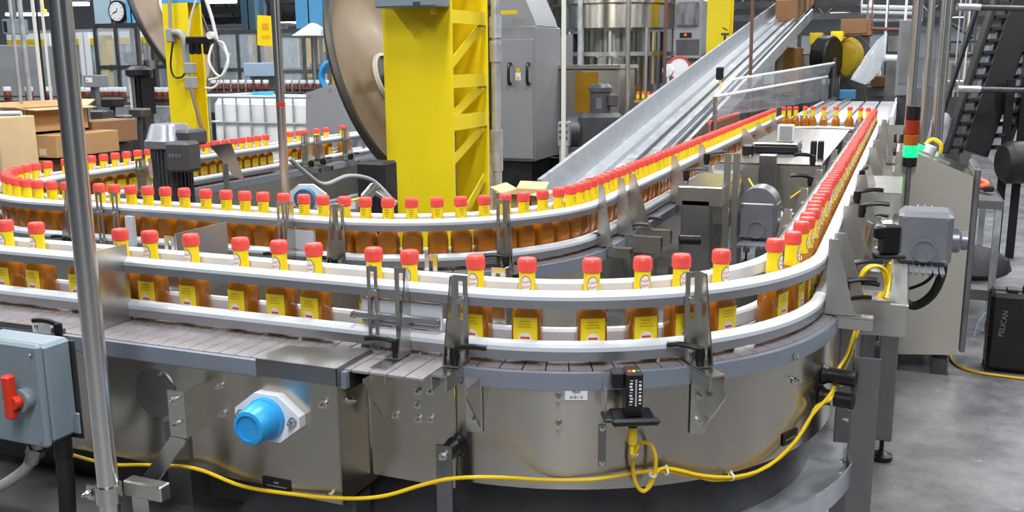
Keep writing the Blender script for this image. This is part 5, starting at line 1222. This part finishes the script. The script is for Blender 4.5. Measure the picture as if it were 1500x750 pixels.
# ---------------------------------------------------------------- centre background: cabinet, filler, incline
d = 7.6; Y = at(755, 120, d).y; xa_, xb_ = wy(722, 120, Y).x, wy(784, 120, Y).x; zt_, zl_ = wy(755, 38, Y).z, wy(755, 236, Y).z
gc = thing('machine_cabinet', 'tall grey cabinet with two black handles beside the conduit pipe', 'cabinet', ((xa_ + xb_) / 2, Y, 0))
part('body', G().box(xa_, xb_, Y, Y + .6, zl_, zt_, .01), GREYM, gc)
part('hood', G().prism([(xa_, zt_), (xb_, zt_), (xb_ - .02, zt_ + .06), (xb_ - .16, zt_ + .35), (xa_, zt_ + .45)], (0, Y + .02, 0), (1, 0, 0), Z, .5, (0, 1, 0)), GREYM, gc)
dr = part('door', G().box(xa_ + .03, xb_ - .01, Y - .02, Y, zl_ + .02, zt_ - .10, .006), GREYM, gc)
for px_ in (748, 775): q = wy(px_, 108, Y - .02); part('handle', G().tube([(q.x, Y - .02, q.z + .075), (q.x, Y - .06, q.z + .065), (q.x, Y - .06, q.z - .065), (q.x, Y - .02, q.z - .075)], .012, 8, 3), BLACK, dr)
q = wy(759, 112, Y - .02); st = part('sticker', G().box(q.x - .022, q.x + .022, Y - .0225, Y - .02, q.z - .03, q.z + .03), SIGNW, dr, 'white warning sticker'); part('sticker_top', G().box(q.x - .016, q.x + .016, Y - .0225, Y - .02, q.z + .034, q.z + .065), YLABD, dr); part('triangle', G().prism([(-.014, -.01), (.014, -.01), (0, .016)], (q.x, Y - .0235, q.z - .012), (1, 0, 0), Z, .001), YLABD, st)
part('yellow_tab', G().box(wy(742, 20, Y).x, wy(764, 20, Y).x, Y - .12, Y - .09, wy(750, 22, Y).z, wy(750, 16, Y).z), YPAINTD, gc); part('foot', G().box(xa_ + .05, xb_ - .05, Y + .05, Y + .5, 0, zl_), DARK, gc)
# rotary filler
fc_ = at(872, 100, 12.6); fl = thing('rotary_filler', 'round stainless rotary filling machine with broad bright top ring', 'machine', (fc_.x, fc_.y + .5, 0))
Rf = .82; cx, cy = fc_.x, fc_.y + .8
def zf_(py_): return at(872, py_, 12.4).z
part('top_ring', G().lathe([(Rf, zf_(40)), (Rf, zf_(5)), (Rf + .05, zf_(3)), (Rf + .05, zf_(-8)), (0, zf_(-8))], (cx, cy, 0), n=48), STEELB, fl)
part('lower_drum', G().lathe([(.56, .9), (.56, zf_(84)), (.40, zf_(80)), (.40, zf_(40))], (cx, cy, 0), n=40), STEEL, fl)
part('guard_rail', G().lathe([(Rf, zf_(82)), (Rf + .02, zf_(82)), (Rf + .02, zf_(76)), (Rf, zf_(76))], (cx, cy, 0), n=40, ring=True), STEEL, fl)
for k in range(14):
    a = 2 * PI * k / 14; part('filling_tube', G().cyl((cx + .70 * math.cos(a), cy + .70 * math.sin(a), zf_(125)), (cx + .70 * math.cos(a), cy + .70 * math.sin(a), zf_(45)),   .042, 10), STEEL if k % 2 else DARKM, fl)
for k in range(6): a = 2 * PI * k / 6 + .3; part('post', G().cyl((cx + Rf * math.cos(a), cy + Rf * math.sin(a), .2), (cx + Rf * math.cos(a), cy + Rf * math.sin(a), zf_(40)), .03, 10), STEEL, fl)
part('base', G().lathe([(.98, 0), (.98, .8), (.92, .9)], (cx, cy, 0), n=40), DARKM, fl)
# guard before it, with an amber reflection painted on its face
g, a, b, y = fbox(792, 101, 905, 235, 8.0, .5, .01); lg_ = solo('machine_guard', g, STEELB, 'low stainless machine guard with a painted amber reflection before the filler', 'guard')
q0, q1 = wy(843, 106, y - .003), wy(875, 165, y - .003); part('amber_reflection', G().box(q0.x, q1.x, y - .006, y - .001, q1.z, q0.z), AMBERREFL, lg_, 'painted amber reflection')
part('top_lip', G().box(a.x - .02, b.x + .02, y - .03, y + .53, a.z, a.z + .03), STEEL, lg_); part('plinth', G().box(a.x + .05, b.x - .05, y + .05, y + .45, 0, b.z), DARK, lg_)
q = at(815, 95, 8.4); solo('grey_shield', G().prism([(-.15, -.1), (.14, -.1), (.14, .26), (.0, .24), (-.15, .16)], q, RT, Z, .01), GREYM, 'grey slanted shield standing on the stainless machine guard', 'guard')
mo2 = thing('electric_motor', 'dark upright motor with fan cowl before the stainless machine guard', 'motor', at(880, 170, 7.4)); P = at(879, 165, 7.4); s = 7.4 / 1400
part('body', G().lathe([(15 * s, 0), (15 * s, 32 * s)], P, n=20), MOTOR, mo2); part('fan_cowl', G().lathe([(17 * s, 30 * s), (17 * s, 36 * s), (12 * s, 41 * s), (0, 41 * s)], P, n=20), MOTOR, mo2); part('terminal_box', G().obox(P + RT * 17 * s - FW * .04 + Z * 18 * s, (14 * s, .08, 18 * s), .01, RT, FW), MOTOR, mo2); part('rating_plate', G().obox(P - FW * 15.2 * s + Z * 14 * s - RT * 3 * s, (8 * s, .002, 16 * s), 0, RT, FW), STEELD, mo2)
part('gear_case', G().obox(P - Z * .14, (.34, .26, .28), .03, RT, FW).lathe([(.12, 0), (.12, .1)], P - Z * .14 - RT * .26, RT, 18), DARKM, mo2); part('stand', G().box(P.x - .08, P.x + .08, P.y - .06, P.y + .06, 0, P.z - .26), DARKM, mo2)
g, a, b, y = fbox(817, 178, 833, 215, 7.2, .06); sp_ = solo('perforated_post', g, GALV, 'spotted galvanised post foot behind the big yellow column', 'post'); part('lower_leg', G().box(a.x + .01, b.x - .01, y + .01, y + .05, 0, b.z), GALV, sp_)
for k in range(3):
    for j in range(2): part('bolt_spot', G().cyl(wy(821 + 8 * j, 184 + 9 * k, y), wy(821 + 8 * j, 184 + 9 * k, y - .006), .012, 8), DARKM, sp_)
for k, (px_, r_, m_, d_) in enumerate(((826, .016, CABLEW, 6.6), (850, .022, GALV, 8.6), (921, .020, STEEL, 7.6), (976, .016, mat('brown pipe paint', '6b4a3e', 0, .5), 9.1))):
    q = at(px_, 0, d_); solo('upright_pipe', G().cyl((q.x, q.y, 0), (q.x, q.y, 4.2), r_, 12), m_, ('thin white pipe before the rotary filler', 'galvanised pipe beside the grey slanted shield', 'slim steel pipe before the filler drum', 'brown pipe at the right of the rotary filler')[k], 'pipe')
# far row of red-capped bottles by the filler
Y = at(935, 140, 11.6).y
T = thing('far_conveyor', 'short far conveyor with small red-capped bottles by the filler', 'conveyor', (wy(935, 150, Y).x, Y, 0)); zc_ = wy(935, 134, Y).z - BH
x0, x1 = wy(905, 140, Y).x, wy(985, 140, Y).x
part('bed', G().box(x0, x1, Y - .07, Y + .07, zc_ - .08, zc_ - .001), STEELD, T); part('side_rail', G().box(x0, x1, Y - .08, Y - .06, zc_ + .09, zc_ + .11), STEEL, T)
for x in (x0 + .1, x1 - .1): part('leg', G().box(x - .03, x + .03, Y - .03, Y + .03, 0, zc_ - .08), STEELD, T)
for k in range(9): bottle(x0 + .05 + .066 * k, Y, 0, 'red-capped sauce bottle on the short far conveyor by the filler', 'bottles by the filler', 3, zc_)
# operator panel and warning disc
g, a, b, y = fbox(989, 0, 1026, 86, 10.4, .3, .01); op = solo('operator_panel', g, GREYM, 'grey operator panel with red digits beside the yellow column', 'panel')
u, v = wy(996, 48, y), wy(1013, 55, y); ds = part('display', G().box(u.x, v.x, y - .006, y, v.z, u.z), BLACK, op); q = wy(1004, 51, y - .008); part('red_digit', G().box(q.x - .012, q.x + .012, y - .009, y - .006, q.z - .012, q.z + .012), LEDR, ds)
u, v = wy(991, 58, y), wy(1024, 80, y); part('vent_grille', G().box(u.x, v.x, y - .006, y, v.z, u.z), DARKM, op); u, v = wy(991, 4, y), wy(1024, 38, y); part('film_roll', G().box(u.x, v.x, y - .03, y, v.z, u.z, .02), mat('striped chrome foil', '9a9a9c', .8, .25, .6, 18, (1, 1, .3)), op); part('post', G().box(a.x + .08, b.x - .08, y + .1, y + .2, 0, b.z), STEELD, op)
q = at(994, 100, 9.8); wd_ = thing('warning_disc', 'round white disc with red rim beside the incline', 'disc', q); part('disc', G().cyl(q, q - FW * .02, .115, 30), SIGNW, wd_); part('red_rim', G().lathe([(.10, -.025), (.118, -.025), (.118, .005), (.10, .005)], q, FW, 30, ring=True), REDP, wd_); part('stand', G().cyl(q, V((q.x, q.y, 0)), .02, 8), STEELD, wd_)
q = at(979, 103, 9.4); solo('white_knob', G().lathe([(0, -.02), (.06, -.015), (.06, .015), (0, .02)], q, RT + FW, 20).cyl(q, V((q.x, q.y, 0)), .012, 8), WHITEC, 'white round hand wheel in front of the warning disc', 'knob')  # a round white knob on a thin post
# inclined conveyor
IL, IR = -1.92, -1.36
S0 = wx(787, 262, IL); S1 = wx(1122, 14, IL); sl = (S1 - S0).normalized(); S1 = S0 + sl * ((S1 - S0).length * 1.1)
inc = thing('incline_conveyor', 'long galvanised incline conveyor rising towards the back', 'conveyor', (IL, S0.y, 0)); nrm = V((1, 0, 0)).cross(sl).normalized(); L_ = (S1 - S0).length
def ib(x0, x1, h0, h1, m, name, l0=0, l1=None):
    l1 = L_ if l1 is None else l1; c = V(((x0 + x1) / 2, S0.y, S0.z)) + sl * ((l0 + l1) / 2) + nrm * ((h0 + h1) / 2)
    return part(name, G().obox(c, (x1 - x0, l1 - l0, abs(h1 - h0)), .002, (1, 0, 0), sl), m, inc)
ib(IL, IL + .025, -.22, 0, GALV, 'side_wall'); ib(IR - .025, IR, -.24, -.10, GALV, 'side_wall'); ib(IL + .025, IR - .025, -.20, -.18, GALV, 'bed')
ib(IL + .14, IL + .17, -.18, -.14, GALV, 'guide_strip'); ib(IL + .27, IL + .285, -.18, -.155, DARKM, 'guide_strip'); ib(IL + .37, IL + .40, -.18, -.13, GALV, 'guide_strip'); ib(IR - .12, IR - .105, -.18, -.15, DARKM, 'guide_strip')
for k in range(18): bolt(inc, V((IR - .2, S0.y, S0.z)) + sl * (.25 + .3 * k) + nrm * -.18, nrm, 1.2); 
for k in range(5):
    c = S0 + sl * (L_ * (k + .3) / 5); 
    for x in (IL + .03, IR - .03): part('leg', G().box(x - .025, x + .025, c.y - .025, c.y + .025, 0, c.z - .22), STEELD, inc)
    part('splice_plate', G().obox(V((IL - .003, c.y, c.z)) + nrm * -.1, (.004, .10, .2), 0, (1, 0, 0), sl), GALV, inc)
q = wx(1046, 110, -1.5); q = S0 + V((.42, 0, 0)) + sl * 3.4; ey = thing('photo_eye', 'black photo eye with yellow cable on the incline conveyor', 'sensor', q); part('body', G().obox(q + Z * .05, (.06, .06, .11), .008), BLACK, ey); part('cable', G().tube([q, q + V((.02, -.05, -.1)), q + V((.0, -.1, -.2))], .008, 8, 4), CABLEY, ey)
# cartons riding high on the incline
for k in range(6):
    c = V(((IL + IR) / 2 + .0, S0.y, S0.z)) + sl * (L_ * .93 + .42 * k) + nrm * -.03
    solo('cardboard_box', G().obox(c, (.30, .36, .30), .004, (1, 0, 0), sl), CARD if k % 2 else CARDD, ('foremost cardboard box riding on the incline conveyor', 'second cardboard box riding on the incline', 'third cardboard box riding on the incline', 'fourth cardboard box riding on the incline', 'fifth cardboard box riding on the incline', 'last cardboard box at the top of the incline')[k], 'box', 'cartons on the incline')
# second yellow column
p0 = at(1026, 40, 12.4); x1 = wy(1068, 40, p0.y).x
column('yellow_column', 'plain yellow column standing behind the incline conveyor', p0.x, x1, p0.y, p0.y + .3, 5.2, {})
q = at(1062, 50, 12.05); solo('steel_arm', G().obox(q, (.09, .03, .03), 0, RT, FW).cyl(q, V((q.x, q.y, 0)), .015, 8).obox(q + Z * .06, (.07, .015, .015), 0, RT - Z * .6, FW), DARKM, 'small dark bracket arm before the plain yellow column', 'bracket')  # a plain steel arm on a rod
# wide table conveyor behind the far turn
zt2 = 1.03; a_, b_, c_, d_ = wz(1085, 168, zt2), wz(1300, 166, zt2), wz(1290, 141, zt2), wz(1130, 143, zt2)
x0, x1, y0, y1 = -1.05, -.12, 9.2, 13.6
tb_ = thing('table_conveyor', 'wide flat table conveyor with pale lanes behind the far turn', 'conveyor', ((x0 + x1) / 2, y0, 0))
nl = 5
for k in range(nl): xx0 = x0 + (x1 - x0) * k / nl; part('lane_belt', G().box(xx0 + .012, xx0 + (x1 - x0) / nl - .012, y0, y1, zt2 - .03, zt2, .004), mat('pale lane belt', 'c9c7cc', .1, .4, .05, 6) if k == 0 else MATS['pale lane belt'], tb_)
for k in (1, 2): xx = x0 + (x1 - x0) * k / nl; part('lane_rail', G().box(xx - .02, xx + .02, y0, y1, zt2, zt2 + .06, .004), STEEL, tb_)
part('frame', G().box(x0, x1, y0, y1, zt2 - .22, zt2 - .03), STEELD, tb_); part('side_rail', G().box(x1, x1 + .03, y0, y1, zt2 - .15, zt2 + .05), WHITEC, tb_)
for (xx, yy) in ((x0 + .05, y0 + .1), (x1 - .05, y0 + .1), (x0 + .05, y1 - .1), (x1 - .05, y1 - .1)): part('leg', G().box(xx - .04, xx + .04, yy - .04, yy + .04, 0, zt2 - .2), STEELD, tb_)
# clear guard sheet left of the table
gsx = thing('plastic_guard', 'long clear plastic guard sheet with bright edges beside the table conveyor', 'guard', (-1.25, 9.6, .9))
def sheet(pts, nm, m, sub=10, amp=.012, seed=1):
    rnd = random.Random(seed); g = G(); vs = []
    for j in range(sub + 1):
        for i in range(sub * 2 + 1):
            u, v = i / (sub * 2), j / sub; p = (pts[0] * (1 - u) + pts[1] * u) * (1 - v) + (pts[3] * (1 - u) + pts[2] * u) * v
            vs.append(p + V((rnd.uniform(-amp, amp), rnd.uniform(-amp, amp), rnd.uniform(-amp, amp) * .4)))
    n_ = sub * 2 + 1; g.add(vs, [(j * n_ + i, j * n_ + i + 1, (j + 1) * n_ + i + 1, (j + 1) * n_ + i) for j in range(sub) for i in range(sub * 2)])
    return part(nm, g, m, gsx, ang=180)
k1, k2, k3, k4 = wx(1072, 117, -1.35), wx(1218, 92, -1.35), at(1212, 143, 12.5), wx(1050, 168, -1.2)
k5 = wx(1048, 142, -1.2); k6 = at(1212, 112, 11.5); k4 = wx(1050, 172, -1.15); k3 = at(1210, 146, 11.5)
sheet([k1, at(1222, 92, 11.8), k6, k5], 'upper_sheet', FILM); sheet([k5, k6, k3, k4], 'front_sheet', FILM, seed=2)
for (u, v) in ((k1, at(1222, 92, 11.8)), (k5, k6), (k1, k5)): part('edge_bar', G().cyl(u, v, .012, 8), WHITEC, gsx)
for p_ in (k5, k6): part('post', G().cyl(p_, V((p_.x, p_.y, 0)), .015, 8), STEELD, gsx)
Q = thing('reflector_panel', 'brown board panel with bottles behind, beside the middle conveyor', 'panel', wx(1060, 185, -1.25)); u, v = wx(1041, 186, -1.22), wx(1084, 162, -1.22); part('board', G().box(-1.235, -1.22, min(u.y, v.y), max(u.y, v.y), .98, 1.16), CARDD, Q); part('red_edge', G().box(-1.24, -1.215, min(u.y, v.y), max(u.y, v.y), 1.16, 1.18), RED, Q); part('stand', G().box(-1.235, -1.22, u.y + .3, u.y + .36, 0, .98), STEELD, Q)
solo('brown_rod', G().cyl(V((at(1102, 112, 9.0).x, at(1102, 112, 9.0).y, 0)), at(1103, -20, 9.0), .016, 10), MATS['brown pipe paint'], 'brown upright rod crossing in front of the incline conveyor', 'rod')
# ---------------------------------------------------------------- right background
fn = thing('floor_fan', 'black round fan before yellow panels at the back', 'fan', at(1222, 120, 13)); c = at(1222, 84, 13); 
part('drum', G().lathe([(.26, 0), (.28, .02), (.28, .2), (.26, .22)], c, FW * .7 - RT * .7, 32), BLACK, fn); part('yellow_shroud', G().lathe([(.2, 0), (.27, .02), (.27, .16), (.2, .2)], c + RT * .14 + FW * .2, FW * .5 + RT * .8, 32), mat('dull yellow shroud', 'a58a1e', 0, .5, .2, 6), fn); part('guard_ring', G().lathe([(.27, 0), (.285, 0), (.285, .02), (.27, .02)], c + RT * .24, FW * .5 + RT * .8, 32, ring=True), DARKM, fn); part('stand', G().cyl(c, V((c.x, c.y, 0)), .04, 10), DARKM, fn)
for k, (a0, b0, a1, b1, d_, dep, m_, nm, lb, ct_) in enumerate((
    (1136, 70, 1168, 140, 12.5, .5, mat('brown steel panel', '7a5520', .1, .5, .2, 4), 'brown_panel', 'brown steel panel under the top of the incline', 'panel'),  # a brown panel given some depth
    (1232, 28, 1276, 52, 13.5, .5, CARDD, 'brown_carton', 'brown box held on the frame above the fan', 'box'),  # a cardboard carton
    (1217, 46, 1234, 66, 13.2, .3, SIGNY, 'yellow_box', 'yellow box beside the black fan', 'box'),
    (1186, 48, 1204, 66, 14.0, .3, YPAINTD, 'yellow_rack', 'yellow painted rack behind the incline rails', 'rack'),
    (1230, 132, 1252, 146, 12.9, .3, mat('blue tub plastic', '3e86b0', 0, .45), 'blue_tub', 'blue tub on the floor stand behind the table conveyor', 'tub'),
    (1276, 112, 1302, 126, 15, .5, CARDD, 'cardboard_box', 'small brown carton on the far pallet', 'box'),
    (1270, 127, 1312, 142, 15.2, .8, STEELD, 'pallet_table', 'low steel table under the small far carton', 'table'),
    (1318, 30, 1342, 140, 11.5, .4, GREYM, 'machine_cabinet', 'narrow grey cabinet behind the steel pipes', 'cabinet'),
    (1298, 48, 1322, 80, 14, .3, DARKM, 'machine_cabinet', 'dark square cabinet behind the hanging plastic bag', 'cabinet'),
    (1172, 78, 1205, 100, 13.0, .4, DARKM, 'machine_cabinet', 'dark low cabinet left of the black fan', 'cabinet'),
    (1385, 60, 1440, 82, 12.0, .5, DARK, 'machine_cabinet', 'dark machine body behind the black elevator', 'machine'),
    (1390, 90, 1420, 118, 11.0, .4, GREYM, 'machine_cabinet', 'grey machine body between pipes and elevator', 'machine'))):
    g, a, b, y = fbox(a0, b0, a1, b1, d_, dep); o_ = solo(nm, g, m_, lb, ct_)
    if nm not in ('cardboard_box',): part('stand', G().box(a.x + .03, b.x - .03, y + .05, y + dep - .05, 0, b.z - .001), DARKM if k % 2 else STEELD, o_); part('front_plate', G().box(a.x + (b.x - a.x) * .15, b.x - (b.x - a.x) * .15, y - .012, y, b.z + (a.z - b.z) * .15, a.z - (a.z - b.z) * .15), STEELD if m_ in (GREYM, DARKM, DARK) else m_, o_)
for k, (x_, y_, x2, y2, d_, r_, m_) in enumerate(((1262, 10, 1345, 12, 15, .035, WHITEC), (1262, 18, 1345, 20, 15, .03, WHITEC), (1275, 5, 1275, 25, 15.1, .05, WHITEC), (1270, 30, 1350, 30, 14, .03, GALV), (1276, 42, 1335, 44, 13, .025, mat('dull red pipe', '7a4a44', 0, .5)), (1295, 85, 1322, 86, 13.5, .05, WHITEC), (1380, 78, 1420, 80, 10.5, .03, DARKM), (1376, 120, 1410, 121, 10.5, .03, STEEL), (1378, 132, 1405, 133, 10.5, .02, STEEL), (1385, 30, 1425, 55, 10.5, .02, DARKM))):
    p_, q_ = at(x_, y_, d_), at(x2, y2, d_); solo('overhead_pipe', G().cyl(p_, q_, r_, 12).cyl(p_, V((p_.x, p_.y, 5.2)), r_ * .4, 6).cyl(q_, V((q_.x, q_.y, 5.2)), r_ * .4, 6), m_, ('upper white overhead pipe at the back', 'lower white overhead pipe at the back', 'short white pipe joining two overhead pipes', 'galvanised overhead pipe above the plastic bag', 'dull red overhead pipe above the plastic bag', 'short white pipe behind the plastic bag', 'dark pipe between steel pipes and elevator', 'bright steel pipe behind the pipes', 'thin steel pipe below the bright one', 'slanting dark pipe behind the elevator')[k], 'pipe')
for k, px_ in enumerate((1408, 1415, 1422, 1433)): q = at(px_, 0, 9.8); solo('thin_tube', G().cyl((q.x, q.y, 1.2), (q.x, q.y, 5.2), .008, 8), (GALV, STEEL, CABLEW, DARKM)[k], ('thin grey tube', 'thin steel tube', 'thin white tube', 'thin dark tube')[k] + ' hanging behind the black elevator', 'tube')
# hanging cloudy bag
g = G(); prof = [((1298, 48), (1300, 49)), ((1284, 60), (1299, 62)), ((1270, 78), (1297, 80)), ((1260, 95), (1291, 98)), ((1250, 108), (1280, 115)), ((1246, 116), (1268, 124))]
vs = []; nn_ = 12
for (l_, r_) in prof:
    a, b = at(*l_, 11.0), at(*r_, 11.0); c = (a + b) / 2; h = (b - a) / 2
    for i in range(nn_): t_ = 2 * PI * i / nn_; vs.append(c + h * math.cos(t_) * (1 + .08 * math.sin(5 * t_)) + FW * (h.length * .6 * math.sin(t_)))
g.add(vs, [(j * nn_ + i, j * nn_ + (i + 1) % nn_, (j + 1) * nn_ + (i + 1) % nn_, (j + 1) * nn_ + i) for j in range(len(prof) - 1) for i in range(nn_)])
solo('hanging_bag', g, BAG, 'big cloudy plastic bag hanging slantwise behind the table conveyor', 'bag', ang=80); bgo = bpy.data.objects['hanging_bag']
part('hanger', G().cyl(at(1299, 48, 11.0), V((at(1299, 48, 11.0).x, at(1299, 48, 11.0).y, 5.2)), .006, 6), STEELD, bgo)
machine_frame('guarded_machine', 'far grey guarded line behind the black elevator', 1330, 40, 1500, 16.0, 1.0, 1.1, GREYM, True, 4)
machine_frame('guarded_machine', 'far dark guarded line behind the incline top', 1120, 50, 1300, 18.0, 1.0, 1.1, DARKM, True, 5)
machine_frame('guarded_machine', 'far guarded line behind the rotary filler', 800, 45, 1010, 16.4, 1.0, 1.1, STEELD, True, 5)
machine_frame('guarded_machine', 'far guarded line behind the teal column', 230, 40, 420, 17.5, 1.0, 1.1, GREYM, True, 5)
